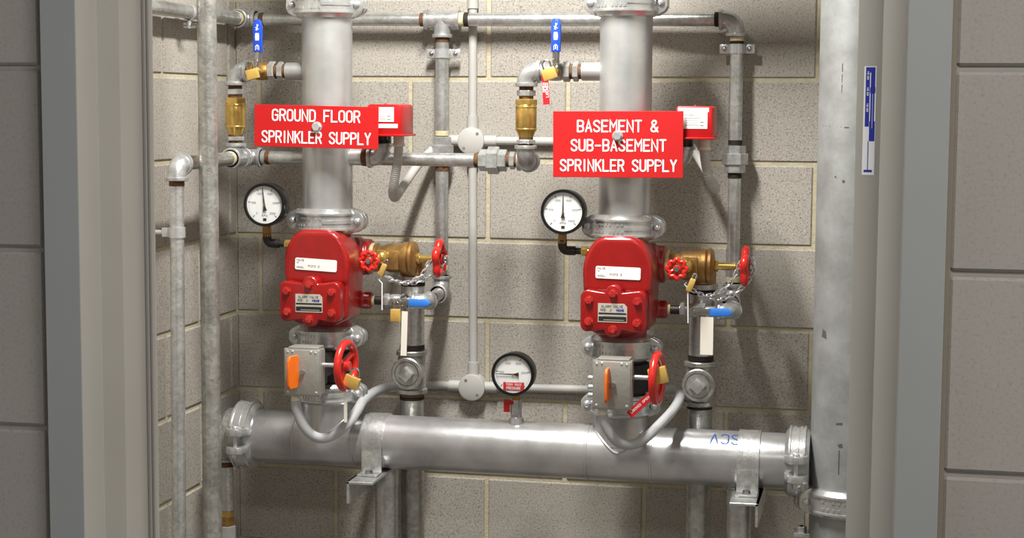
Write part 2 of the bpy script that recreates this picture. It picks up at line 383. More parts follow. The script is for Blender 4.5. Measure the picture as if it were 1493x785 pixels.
# fire tag sticker on the hinge side
st = thing('sticker', 'narrow white and blue printed sticker stuck upright on the right door jamb', 'sticker', (.9405, -2.3172, -.133))
MB().box((.9405, -2.3171, -.0775), (.0125, .0006, .112), .0001, 1).build('paper', 'label_white', st, sharp=0)
sb = MB()
for x0, x1, z0, z1 in ((.936, .9455, -.0225, -.0280), (.936, .9402, -.028, -.0835), (.9412, .9455, -.028, -.043), (.9405, .946, -.043, -.049), (.9412, .9452, -.049, -.078), (.9405, .9462, -.078, -.0985), (.9395, .9404, -.0985, -.128), (.936, .9445, -.128, -.1305)):
    sb.box(((x0 + x1) / 2, -2.31745, (z0 + z1) / 2), (x1 - x0, .0001, z0 - z1))
sb.build('print', 'blue_print', st, sharp=0)
sb = MB()
for z in range(9):
    sb.strokes(text('FIRE DOOR', .0016, .0010), (.9382, -2.31755, -.031 - .0055 * z), Z * -1, X, .0003) if z % 3 == 0 else None
sb.strokes([[(0, 0), (.035, 0)]], (.9433, -2.31755, -.05), Z * -1, X, .0004)
sb.build('lettering', 'label_white', st, sharp=0, merge=False)
# luminaires
lt = thing('ceiling_light', 'slim white batten light on the cupboard ceiling', 'light', (LAMP[0], LAMP[1], ZC))
MB().box((LAMP[0], LAMP[1], ZC - .02), (.12, .66, .04), .006).build('housing', 'lamp_white', lt)
ct = thing('ceiling_light', 'long panel light on the corridor ceiling', 'light', (1.25, -3.45, ZC))
MB().box((1.25, -3.45, ZC + .002), (1.16, .34, .012), .002).build('frame', 'lamp_white', ct)

# ------------------------------------------------------------------ pipes and fittings
def pipe(label, p, q, r, mat='galv', ends=('', ''), name='steel_pipe', cat='pipe', n=28, tl=.012):
    p, q = V(p), V(q); d = (q - p).normalized(); L = (q - p).length
    o = MB().lathe([(0, 0), (r - .001, 0), (r, .001), (r, L - .001), (r - .001, L), (0, L)], p, d, n).build(name, mat, loc=p)
    tag(o, label, cat)
    for e, a, s in ((ends[0], p, d), (ends[1], q, -d)):
        for i, c in enumerate(e.split('+') if e else []):
            MB().lathe([(r, 0), (r + .0012, .0006), (r + .0012, tl - .0006), (r, tl)], a + s * (tl * i), s, n).build('thread', c, o)
    return o
def collar(mb, c, d, r, w):   # beaded band at a fitting's mouth, ends at c, runs back along -d
    mb.lathe([(0, -w), (r * .86, -w), (r, -w + .001), (r * 1.02, -w * .5), (r, -.001), (r * .93, 0), (0, 0)], c, d, 24)
def elbow(label, c, d1, d2, r, La=None, mat='fitting', name='pipe_elbow', group=None):
    c = V(c); d1, d2 = V(d1).normalized(), V(d2).normalized(); R = r * 1.26; La = La or r * 2.1; a = La * .72
    ce = c + (d1 + d2) * a; mb = MB()
    pts = [c + d1 * La] + [ce - d2 * a * math.cos(t) - d1 * a * math.sin(t) for t in [PI / 2 * i / 8 for i in range(9)]] + [c + d2 * La]
    mb.tube(pts, R, 20)
    o = mb.build(name, mat, loc=c, sharp=40); tag(o, label, 'pipe fitting', group)
    for d in (d1, d2):
        k = MB(); collar(k, c + d * La, d, r * 1.52, r * .55); k.build('collar', mat, o)
    return o
def tee(label, c, d, b, r, La=None, mat='fitting', name='pipe_tee'):
    c = V(c); d, b = V(d).normalized(), V(b).normalized(); La = La or r * 2.1; R = r * 1.26
    o = MB().cyl(c - d * La, c + d * La, R).cyl(c, c + b * La, R).build(name, mat, loc=c); tag(o, label, 'pipe fitting')
    for e in (d, -d, b):
        k = MB(); collar(k, c + e * La, e, r * 1.52, r * .55); k.build('collar', mat, o)
    return o
def union(label, c, d, r, mat='fitting', L=.05, af=.052):
    c = V(c); d = V(d).normalized()
    o = thing('pipe_union', label, 'pipe fitting', c)
    MB().hexa(c - d * L / 2, c - d * L * .18, af * .80).build('hex_end', mat, o); MB().hexa(c + d * L * .2, c + d * L / 2, af * .80).build('hex_end', mat, o)
    MB().hexa(c - d * L * .2, c + d * L * .22, af).build('union_nut', mat, o)
    return o
def nipple(label, p, q, af, mat='fitting'):
    p, q = V(p), V(q); d = (q - p); L = d.length; o = thing('hex_nipple', label, 'pipe fitting', p)
    MB().hexa(p + d * .28, p + d * .72, af).build('hex', mat, o)
    MB().cyl(p, p + d * .3, af * .43).build('thread', 'thread_rust', o); MB().cyl(p + d * .7, q, af * .43).build('thread', 'thread_rust', o)
    return o
def coupling(label, c, ax, bd, r, w=.056, head=None, mat='coupling', group=None, gap=.003, sw=1.50):
    c = V(c); ax = V(ax).normalized(); bd = V(bd).normalized(); nn = ax.cross(bd)
    if head is None: head = nn if nn.y < 0 else -nn
    o = thing('grooved_coupling', label, 'pipe coupling', c, group)
    ro = r + .0155; sec = [(r - .002, -w / 2), (r + .005, -w / 2), (r + .010, -w / 2 + .004), (ro, -w / 2 + .011), (ro, w / 2 - .011), (r + .010, w / 2 - .004), (r + .005, w / 2), (r - .002, w / 2)]
    for s in (head, -head):
        mb = MB().lathe(sec, c, ax, 26, s, -sw, sw, True)
        for t in (1, -1):
            e = bd * t; u_ = e
            pl = [(r + .002, -w * .48), (r + .012, -w * .47), (r + .029, -w * .32), (r + .035, -w * .15), (r + .035, w * .15), (r + .029, w * .32), (r + .012, w * .47), (r + .002, w * .48)]
            if u_.cross(ax).dot(s) < 0: mb.prism([(x, -y) for x, y in pl][::1], c + s * gap, u_, -ax, .017, .0025, 2)
            else: mb.prism(pl, c + s * gap, u_, ax, .017, .0025, 2)
        for zz in (-w * .30, w * .30):
            mb.lathe([(ro - .004, zz - .003), (ro + .0035, zz - .002), (ro + .0035, zz + .002), (ro - .004, zz + .003)], c, ax, 20, s, -1.15, 1.15, True)
        mb.lathe([(ro - .004, -.005), (ro + .002, -.004), (ro + .002, .004), (ro - .004, .005)], c, ax, 12, s, .15, 1.1, True)
        for zz in (-w * .14, w * .14):
            for i in range(9):
                if (i * 7 + int(zz * 1000)) % 5 == 0: continue
                a0 = -.95 + i * .125
                mb.lathe([(ro - .002, zz - .0028), (ro + .0016, zz - .0028), (ro + .0016, zz + .0028), (ro - .002, zz + .0028)], c, ax, 1, s, a0, a0 + .07, True)
        mb.build('housing', mat, o, sharp=32)
    for t in (1, -1):
        e = c + bd * t * (r + .0205)
        b = MB().lathe([(0, 0), (.0082, 0), (.0082, .0025), (.0064, .006), (.003, .008), (0, .0084)], e + head * (.017 + gap), head, 16).cyl(e + head * (.017 + gap), e - head * (.029 + gap), .005, 12).build('bolt', 'zinc', o)
        MB().hexa(e - head * (.017 + gap), e - head * (.026 + gap), .0165).build('nut', 'zinc', b)
    return o

RX = {'g': -.317, 'b': .387}; YR = -.30; RR = .059
NM = {'g': 'ground floor', 'b': 'basement'}
# risers
for k in 'gb':
    x = RX[k]
    pipe(f'thick silver riser pipe behind the {NM[k]} sign', (x, YR, .165), (x, YR, -.336), RR, 'riser_paint', name='sprinkler_riser', n=48)
    if k == 'g': pipe(f'upper end of the thick riser above the top coupling over the {NM[k]} sign', (x, YR, .90), (x, YR, .167), RR, 'riser_paint', name='sprinkler_riser', n=48)
    else:
        rc = .13; eb = MB().tube([(x, YR, .167), (x, YR, .21)] + [(x + rc - rc * math.cos(t), YR, .21 + rc * math.sin(t)) for t in [PI / 2 * i / 10 for i in range(1, 11)]] + [(x + rc + .03, YR, .21 + rc)], RR, 40).build('added_riser_elbow', 'riser_paint', loc=(x, YR, .167))  # elbow added out of view, casts shade on the upper right wall
        tag(eb, 'large elbow turning the basement riser to the right above its top coupling', 'pipe fitting')
        pipe('thick horizontal pipe added out of view, running right from the large elbow to shade the wall', (x + rc + .03, YR, .34), (XR - .005, YR, .34), RR, 'riser_paint', name='sprinkler_riser', n=40)  # unseen pipe added beyond the elbow to carry that shade further right
    coupling(f'galvanised grooved coupling at the top of the {NM[k]} riser', (x, YR, .166), Z, X, RR, .062)
    coupling(f'galvanised grooved coupling between the {NM[k]} riser and its red alarm valve', (x, YR, -.3365), Z, X, RR, .058)
    coupling(f'galvanised grooved coupling below the red {NM[k]} alarm valve', (x, YR, -.6115), Z, X, RR - .002, .054)
    coupling(f'galvanised grooved coupling low behind the red handwheel of the {NM[k]} supply', (x, YR, -.744), Z, X, RR - .002, .05)
    pipe(f'short welded stub pipe from the header up to the {NM[k]} butterfly valve', (x, YR, -.768), (x, YR, -.835), RR + .004, 'header_paint', name='stub_pipe', n=40)
# header
HZ, HR = -.859, .0635
hd = pipe('long horizontal silver header pipe along the bottom of the picture', (-.548, YR, HZ), (.815, YR, HZ), HR, 'header_paint', name='header_pipe', n=56)
for k in 'gb':
    for s in (-1, 1):
        x = RX[k] + s * .074
        MB().lathe([(HR - .001, -.004), (HR + .0012, -.002), (HR + .0012, .002), (HR - .001, .004)], (x, YR, HZ), X, 48).build('weld_seam', 'header_paint', hd)
    wc = MB(); rs = RR + .0035
    wc.tube([(RX[k] + rs * math.cos(t), YR + rs * math.sin(t), HZ + math.sqrt(max(0, HR ** 2 - (rs * math.sin(t)) ** 2) if abs(rs * math.sin(t)) < HR else 0) + .001) for t in [2 * PI * i / 48 for i in range(48)]], .0035, 8, True)
    wc.build('weld_collar', 'header_paint', hd)
# upside-down blue marker on the header
mk = MB()
for pl in text('SCV', .030, .0235, .0165):
    pts = []
    for i, (x, y) in enumerate(pl):
        seg = [(x, y)] if i == 0 else [(pl[i - 1][0] + (x - pl[i - 1][0]) * t / 4, pl[i - 1][1] + (y - pl[i - 1][1]) * t / 4) for t in range(1, 5)]
        pts += seg
    for (xa, ya), (xb, yb) in zip(pts[:-1], pts[1:]):
        dx, dy = xb - xa, yb - ya; d = math.hypot(dx, dy) or 1; nx, ny = -dy / d * .0017, dx / d * .0017
        q = []
        for xx, yy in ((xa + nx, ya + ny), (xa - nx, ya - ny), (xb - nx, yb - ny), (xb + nx, yb + ny)):
            an = math.radians(125.) + yy / HR      # rotated half a turn: text up points down the pipe
            q.append((.627 - xx, YR + math.cos(an) * (HR + .0004), HZ + math.sin(an) * (HR + .0004)))
        mk.add(q, [(0, 1, 2, 3)])
mk.build('handwriting', 'marker_blue', hd, sharp=0, merge=False, label='blue marker letters SCV written upside down')
coupling('galvanised grooved coupling on the left end of the header', (-.521, YR, HZ), X, Y, HR, .058, head=Z, gap=.013, sw=1.38)
coupling('galvanised grooved coupling between the header and the big pipe on the right', (.788, YR, HZ), X, Y, HR, .054, head=Z, gap=.013, sw=1.38)
# end cap with drain drop at the header's left end
cp = tag(MB().lathe([(HR, 0), (HR, -.022), (HR - .008, -.032), (.024, -.034), (.022, -.04), (0, -.04)], (-.545, YR, HZ), X, 36).build('end_cap', 'galv_old', loc=(-.545, YR, HZ)), 'dark round end cap closing the left end of the header', 'pipe fitting')
elbow('small dark elbow under the left header end cap', (-.577, YR, -.893), X, -Z, .0145, .034, 'galv_old')
pipe('short drain pipe hanging below the left end of the header', (-.577, YR, -.928), (-.577, YR, -1.048), .0165, 'galv', ('thread_rust', ''))
nv = thing('drain_cock', 'small brass and steel drain fitting at the bottom of the short drain pipe', 'valve', (-.577, YR, -1.10))
MB().cyl((-.577, YR, -1.048), (-.577, YR, -1.062), .0165).build('brass_collar', 'brass', nv)
MB().hexa((-.577, YR, -1.062), (-.577, YR, -1.085), .032).build('hex_body', 'brass_dull', nv); MB().hexa((-.577, YR, -1.085), (-.577, YR, -1.12), .038).build('nut', 'zinc', nv)
# main pipe on the right
MX, MR = .8995, .084
mp = pipe('very thick grey main pipe beside the right door jamb', (MX, YR, .30), (MX, YR, -1.54), MR, 'main_paint', name='main_pipe', n=64)
def on_main(x, z): return V(x, YR - math.sqrt((MR + .0003) ** 2 - (x - MX) ** 2), z)
for pts in ([(.866, .030), (.868, .030), (.868, .012), (.866, .012)], [(.866, .006), (.868, .006), (.867, -.012), (.866, -.012)], [(.866, -.016), (.868, -.016), (.867, -.034), (.866, -.034)],
            [(.838, -.548), (.845, -.553), (.847, -.570), (.836, -.566)], [(.856, -.212), (.859, -.212), (.859, -.216), (.856, -.216)], [(.872, -.221), (.878, -.220), (.878, -.226), (.873, -.227)],
            [(.826, -.103), (.836, -.104), (.836, -.105), (.826, -.104)], [(.842, -.105), (.868, -.1055), (.868, -.107), (.842, -.106)], [(.874, -.106), (.884, -.106), (.884, -.109), (.874, -.109)],
            [(.872, -.752), (.886, -.750), (.886, -.756), (.872, -.757)], [(.876, -.800), (.886, -.796), (.888, -.806), (.880, -.807)], [(.879, -.812), (.8815, -.812), (.8815, -.866), (.879, -.866)]):
    MB().add([on_main(x, z) for x, z in pts], [(0, 1, 2, 3)]).build('scuff_mark', 'scuff', mp, sharp=0, merge=False)
coupling('large galvanised grooved coupling low on the thick main pipe', (MX, YR, -.936), Z, V(-.93, -.36, 0), MR, .062)
cl2 = thing('pipe_clamp', 'bright clamp bolt showing at the lower edge beside the main pipe', 'clamp', (.80, YR, -1.02))
MB().box((.808, YR, -1.022), (.05, .04, .010), .002).build('ear', 'coupling', cl2); MB().box((.808, YR, -1.060), (.05, .04, .010), .002).build('ear', 'coupling', cl2)
MB().hexa((.800, YR - .004, -1.017), (.800, YR - .004, -1.004), .02).cyl((.800, YR - .004, -1.004), (.800, YR - .004, -1.085), .006).build('bolt', 'zinc', cl2)

# thin pipework on the back wall
TY, TZ, TR = -.05, .1435, .0155
elbow('elbow in the back left corner on the top pipe', (-.622, TY, .1475), -Y, X, TR, .036)
pipe('horizontal pipe running along the left wall at the top', (-.622, -2.2, .146), (-.622, TY - .034, .1475), TR + .001, 'galv', ('', 'thread_tape'))
pipe('thin top pipe passing behind the ground floor riser', (-.588, TY, .1465), (-.148, TY, TZ), TR, 'galv', ('fitting+thread_rust', 'thread_rust'))
tee('tee in the top pipe between the two risers', (-.1045, TY, TZ), X, -Z, TR + .001, .044)
pipe('thin top pipe running behind the basement riser', (-.061, TY, TZ), (.572, TY, .1412), TR + .0008, 'galv', ('thread_tape+thread_dark', 'thread_dark'))
elbow('elbow at the right end of the top pipe', (.611, TY, .1405), -X, -Z, TR + .001, .040)
pipe('thin vertical pipe dropping from the tee in the top pipe', (-.1045, TY, .1005), (-.1045, TY, -.140), TR + .001, 'galv', ('thread_rust', 'thread_tape'))
pipe('thin vertical pipe below the union, right of the ground floor valve', (-.1045, TY, -.215), (-.1045, TY, -.472), TR, 'galv', ('thread_rust', 'thread_tape'))
pipe('thin vertical pipe dropping from the right-hand top elbow', (.6132, TY, .102), (.6140, TY, -.155), TR, 'galv', ('thread_tape+thread_dark', 'thread_dark'))
pipe('thin vertical pipe behind the chained handwheel of the basement valve', (.6140, TY, -.222), (.6140, TY, -.482), TR, 'galv', ('thread_dark', 'thread_tape'))
union('hexagonal union on the vertical pipe beside the upper junction box', (-.1045, TY, -.178), Z, TR, L=.072, af=.050)
union('hexagonal union on the thin vertical pipe right of the basement sign', (.6140, TY, -.189), Z, TR, L=.064, af=.054)
def saddle(label, c, r):
    o = thing('pipe_clip', label, 'clip', c); c = V(c)
    MB().lathe([(r, -.011), (r + .003, -.011), (r + .003, .011), (r, .011)], c, Z, 20, -Y, -1.6, 1.6, True).build('strap', 'zinc', o)
    for s in (1, -1):
        MB().box(c + V(s * (r + .013), .012, 0), (.026, .003, .022), .0012).build('lug', 'zinc', o)
        MB().box(c + V(s * (r + .0015), .006, 0), (.003, .014, .022), .0005, 1).build('leg', 'zinc', o)
        MB().sphere(c + V(s * (r + .014), .010, 0), .006, (1, .7, 1)).build('screw', 'steel', o)
    MB().cyl(c + V(0, r, 0), c + V(0, -TY, 0), .006).build('stud', 'zinc', o)
    return o
saddle('two-lug saddle clip on the vertical pipe under the top tee', (-.1045, TY, .0612), TR + .001)
saddle('two-lug saddle clip on the vertical pipe below the right-hand top elbow', (.6132, TY, .0721), TR)
# pipe across the picture behind the ground floor riser
BY, BZ = -.22, -.193
elbow('elbow behind the ground floor check valve', (-.545, BY, BZ), -Y, X, .0155, .034)
pipe('thin horizontal pipe from the left corner to the union near the basement check valve', (-.510, BY, BZ), (.030, BY, BZ), .0158, 'galv', ('fitting+thread_rust', 'thread_rust'), tl=.011)
union('hexagonal pipe union between the junction box and the basement check valve', (.064, BY, BZ), X, .016, L=.066, af=.056)
nipple('hex nipple right of the horizontal union', (.096, BY, BZ), (.124, BY, BZ), .036)
elbow('rear elbow below the basement check valve', (.158, BY, BZ), -X, -Y, .0158, .036)
elbow('front elbow directly under the basement check valve', (.158, YR, BZ), Y, Z, .0165, .038)
tee('tee under the ground floor check valve', (-.545, YR, BZ), Y, Z, .0165, .036)
pipe('thin pipe along the left wall towards the elbow behind the front upright', (-.545, YR - .036, BZ), (-.545, -.618, -.1955), .016, 'galv_old', ('thread_tape', 'thread_tape'))
elbow('bright elbow turning down near the left wall', (-.545, -.65, -.1965), Y, -Z, .0165, .036)
pipe('leftmost thin vertical pipe beside the left door jamb', (-.545, -.65, -.232), (-.545, -.668, -1.5), .0155, 'galv', ('thread_rust', ''))
pc = thing('pipe_clip', 'ring clip holding the leftmost vertical pipe off the left wall', 'clip', (-.545, -.652, -.345))
MB().lathe([(.0155, -.011), (.0185, -.011), (.0185, .011), (.0155, .011)], (-.545, -.652, -.345), Z, 24, loop=True).build('ring', 'zinc', pc)
MB().cyl((-.562, -.652, -.345), (-.66, -.652, -.345), .005).build('stud', 'zinc', pc); MB().box((-.57, -.652, -.345), (.018, .010, .02), .001).build('ear', 'zinc', pc)
pipe('front left upright pipe with scuffed galvanising, from top to bottom of the picture', (-.492, -.60, .5), (-.491, -.60, -1.5), .0212, 'galv_old', n=32)
pc = thing('pipe_clip', 'small bolted clip under the top pipe on the left wall', 'clip', (-.622, -.385, .118))
MB().lathe([(.0165, -.008), (.019, -.008), (.019, .008), (.0165, .008)], (-.622, -.385, .1462), Y, 20, loop=True).build('ring', 'zinc', pc)
MB().box((-.622, -.385, .120), (.006, .016, .022), .001).build('ear', 'zinc', pc); MB().cyl((-.636, -.385, .116), (-.606, -.385, .116), .006, 12).build('bolt', 'steel', pc)

# ------------------------------------------------------------------ padlocks, tags, chains
def padlock(label, c, size, ang, out=-Y, mat='brass_lock', sh=.022):
    c = V(c); w, h, t = size; o = thing('padlock', label, 'padlock', c)
    wx = V(out).cross(Z).normalized() * -1 if abs(V(out).z) < .9 else X
    rt = Matrix.Rotation(ang, 3, V(out)); u, v = rt @ X, rt @ Z
    if abs(V(out).x) > .5: u, v = rt @ Y, rt @ Z
    rm = Matrix((u, v.cross(u), v)).transposed()
    MB().box(c, (w, t, h), .0022, 2, rm).build('body', mat, o)
    p = [c + u * (-w * .28) + v * h * .4]
    p += [c + v * (h * .5 + sh * .45) + u * (-math.cos(a) * w * .28) + v * (math.sin(a) * w * .28) for a in [PI * i / 8 for i in range(9)]] + [c + u * (w * .28) + v * h * .4]
    MB().tube(p, .0024, 8).build('shackle', 'steel', o)
    return o
def hang_tag(label, c, u, v, w, h, mat, words=None, cat='tag', pm='white_print', name='lock_tag'):
    c, u, v = V(c), V(u).normalized(), V(v).normalized(); n = u.cross(v)
    o = thing(name, label, cat, c)
    MB().prism([(-w / 2, -h / 2), (w / 2, -h / 2), (w / 2, h / 2), (-w / 2, h / 2)], c - n * .0005, u, v, .001).build('plate', mat, o, sharp=0)
    if words:
        mb = MB()
        for s, hh, adv, cx, cy, vert in words:
            mb.strokes(text(s, hh, adv), c + u * cx + v * cy + n * .0008, *((v, -u) if vert else (u, v)), hh * .2)
        mb.build('lettering', pm, o, sharp=0, merge=False)
    return o
_link = MB().tube([(math.cos(a) * .0036 + (.0050 if math.cos(a) > 0 else -.0050), math.sin(a) * .0040, 0) for a in [2 * PI * (i + .5) / 12 for i in range(12)]], .0015, 6, True).mesh('link', 'zinc')
def chain(label, paths):
    o = thing('chain', label, 'chain', paths[0][0])
    for P in paths:
        Q = catmull(P, 14); acc = 0; last = Q[0]; i = 0; step = .0122; nxt = 0
        for a, b in zip(Q[:-1], Q[1:]):
            d = (b - a).length
            while acc + d >= nxt:
                p = a + (b - a) * ((nxt - acc) / d); ax, u, w = frame(b - a, Z)
                if i % 2: u, w = w, -u
                m_ = Matrix((ax, u, w)).transposed().to_4x4(); m_.translation = p - ORG[o]
                l = bpy.data.objects.new('link', _link); COL.objects.link(l); l.parent = o; l.matrix_local = m_
                i += 1; nxt += step
            acc += d
    return o
def handwheel(name, c, ax, R, tr, lobes, spokes, mat, parent, hub=.010, depth=.014, amp=.07, nut='steel', u=None):
    c = V(c); ax, u, w = frame(ax, u); n = 60
    mb = MB().tube([c + (u * math.cos(t) + w * math.sin(t)) * R * (1 + amp * math.cos(lobes * t)) for t in [2 * PI * i / n for i in range(n)]], tr, 12, True)
    o = mb.build(name, mat, parent)
    sm = MB()
    for i in range(spokes):
        t = 2 * PI * i / spokes + (PI / lobes if lobes else 0); d = u * math.cos(t) + w * math.sin(t)
        sm.tube([c - ax * depth * .35 + d * hub * .6, c - ax * depth * .25 + d * R * .5, c + d * R * .98], [tr * .85, tr * .75, tr * .8], 10)
    sm.build('spokes', mat, o)
    MB().cyl(c - ax * depth * .8, c + ax * depth * .4, hub, 20, bev=.0015).build('hub', mat, o)
    if nut:
        MB().hexa(c + ax * depth * .4, c + ax * depth * .8, hub * 1.25).cyl(c + ax * depth * .4, c + ax * depth * 1.05, hub * .38, 12).build('nut', nut, o)
    return o

# ------------------------------------------------------------------ top test branch: ball valve, elbow and check valve
def branch(k):
    x = RX[k]; zz = .0125; xe = x - .2285; nm = NM[k]
    elbow(f'elbow above the brass check valve of the {nm} supply', (xe, YR, zz), X, -Z, .0170, .034)
    pipe(f'short welded socket on the left side of the {nm} riser', (x - .100, YR, zz), (x - .05, YR, zz), .0205, 'riser_paint', name='pipe_socket')
    nipple(f'hex nipple between the ball valve and the {nm} riser', (x - .128, YR, zz), (x - .099, YR, zz), .039)
    b = thing('ball_valve', f'ball valve with upright blue lever left of the {nm} riser', 'valve', (x - .16, YR, zz))
    MB().lathe([(0, 0), (.0185, 0), (.0195, .002), (.0195, .014), (.0175, .016), (.0205, .024), (.0215, .036), (.0205, .048), (.0180, .054), (.0195, .056), (.0195, .068), (.0185, .070), (0, .070)], (x - .197, YR, zz), X, 28).build('body', 'fitting' if k == 'b' else 'brass_dull', b)
    MB().hexa((x - .143, YR, zz), (x - .127, YR, zz), .040).build('hex_end', 'fitting', b)
    MB().cyl((x - .155, YR - .015, zz), (x - .155, YR - .052, zz), .0095, 16).build('stem', 'brass', b)
    lx = x - .150
    lv = MB().tube([(x - .155, YR - .046, zz - .006), (x - .155, YR - .050, zz + .012), (lx, YR - .054, .040), (lx, YR - .054, .062)], .0045, 10).box((lx, YR - .054, .05), (.016, .003, .04), .001).build('lever', 'steel', b)
    MB().prism([(-.0105, .055), (.0105, .055), (.0110, .085), (.0112, .114), (.009, .126), (.004, .131), (-.004, .131), (-.009, .126), (-.0112, .114), (-.0110, .085)], (lx, YR - .050, 0), X, Z, .009, .002, 2).build('grip', 'blue_grip', lv)
    mb = MB().strokes([[(0, .062), (0, .070)], [(-.004, .060), (-.004, .069), (0, .072), (.004, .069), (.004, .060)]], (lx, YR - .0598, 0), X, Z, .0014)
    mb.prism([(-.004, .082), (.004, .082), (.005, .09), (.004, .099), (-.004, .099), (-.005, .09)], (lx, YR - .0596, 0), X, Z, .0003)
    mb.strokes([[(-.004, .112), (.004, .108)], [(-.003, .106), (.003, .118)], [(0, .105), (0, .119)]], (lx, YR - .0598, 0), X, Z, .0014)
    mb.build('grip_mark', 'white_print', lv, sharp=0, merge=False)
    MB().hexa((x - .155, YR - .052, zz), (x - .155, YR - .059, zz), .014).build('nut', 'steel', b)
    # check valve
    c = thing('check_valve', f'shiny brass check valve standing left of the {nm} sign', 'valve', (xe, YR, -.137))
    MB().lathe([(0, -.137), (.0165, -.137), (.0185, -.131), (.0215, -.124), (.0245, -.119), (.0245, -.066), (.0230, -.062)], (xe, YR, 0), Z, 32).build('body', 'brass', c)
    MB().hexa((xe, YR, -.064), (xe, YR, -.050), .044).build('hex_top', 'brass', c)
    MB().lathe([(.0248, -.070), (.0252, -.069), (.0252, -.067), (.0240, -.065)], (xe, YR, 0), Z, 28).build('band', 'brass', c)
    MB().lathe([(.0240, -.121), (.0252, -.119), (.0252, -.117), (.0245, -.116)], (xe, YR, 0), Z, 28).build('band', 'brass', c)
    nipple(f'hex nipple above the {nm} check valve', (xe, YR, -.0215), (xe, YR, -.051), .038)
    nipple(f'hex nipple below the {nm} check valve', (xe, YR, -.136), (xe, YR, -.158), .038)
branch('g'); branch('b')
padlock('brass padlock on the blue-levered ball valve of the ground floor riser', (-.474, -.372, .004), (.030, .024, .012), .25)
padlock('brass padlock on the blue-levered ball valve of the basement riser', (.226, -.372, .006), (.032, .026, .012), .35)
hang_tag('small red lettered tag hanging under the padlock of the basement ball valve', (.2185, -.376, -.030), V(.99, 0, .07), V(-.07, 0, .99), .015, .064, 'tag_red', [('LOCKED', .0052, .0055, .003, 0, True), ('OPEN', .0052, .0055, -.0035, .006, True)])

# ------------------------------------------------------------------ signs
def sign(label, c, w, h, ang, lines, bolts, screws=()):
    c = V(c); u = V(math.cos(ang), 0, math.sin(ang)); v = V(-math.sin(ang), 0, math.cos(ang)); o = thing('sign', label, 'sign', c - v * h / 2)
    MB().prism([(-w / 2, -h / 2), (w / 2, -h / 2), (w / 2, h / 2), (-w / 2, h / 2)], c, u, v, .0035, .0005).build('plate', 'red_sign', o, sharp=20)
    for s, hh, adv, cx, cy in lines:
        MB().strokes(text(s, hh, 0, total=adv), c + u * cx + v * cy - Y * .0041, u, v, .0036).build('lettering', 'white_print', o, sharp=0, merge=False, label=f'white engraved words {s}')
    for bx, bz in bolts:
        p = c + u * bx + v * bz - Y * .0035
        MB().cyl(p, p - Y * .002, .012, 20).hexa(p - Y * .002, p - Y * .010, .017).build('bolt', 'zinc', o)
        MB().cyl(p, p + Y * .05, .005, 12).build('shank', 'zinc', o)
    for bx, bz in screws:
        p = c + u * bx + v * bz - Y * .0035
        MB().sphere(p, .0035).build('screw', 'red_bolt', o)
    return o
sign('red engraved sign reading GROUND FLOOR SPRINKLER SUPPLY', (-.3100, -.4010, -.1156), .2966, .0957, -.0155,
     [('GROUND FLOOR', .0250, .208, 0, .0250), ('SPRINKLER SUPPLY', .0250, .2585, .0005, -.0248)], [(.003, 0)])
sign('larger red engraved sign reading BASEMENT & SUB-BASEMENT SPRINKLER SUPPLY', (.3861, -.4010, -.1483), .2887, .1458, .008,
     [('BASEMENT &', .0240, .177, -.0005, .0402), ('SUB-BASEMENT', .0240, .209, .0015, -.002), ('SPRINKLER SUPPLY', .0240, .2565, .001, -.0463)], [(.0, .019)], [(.093, -.040)])

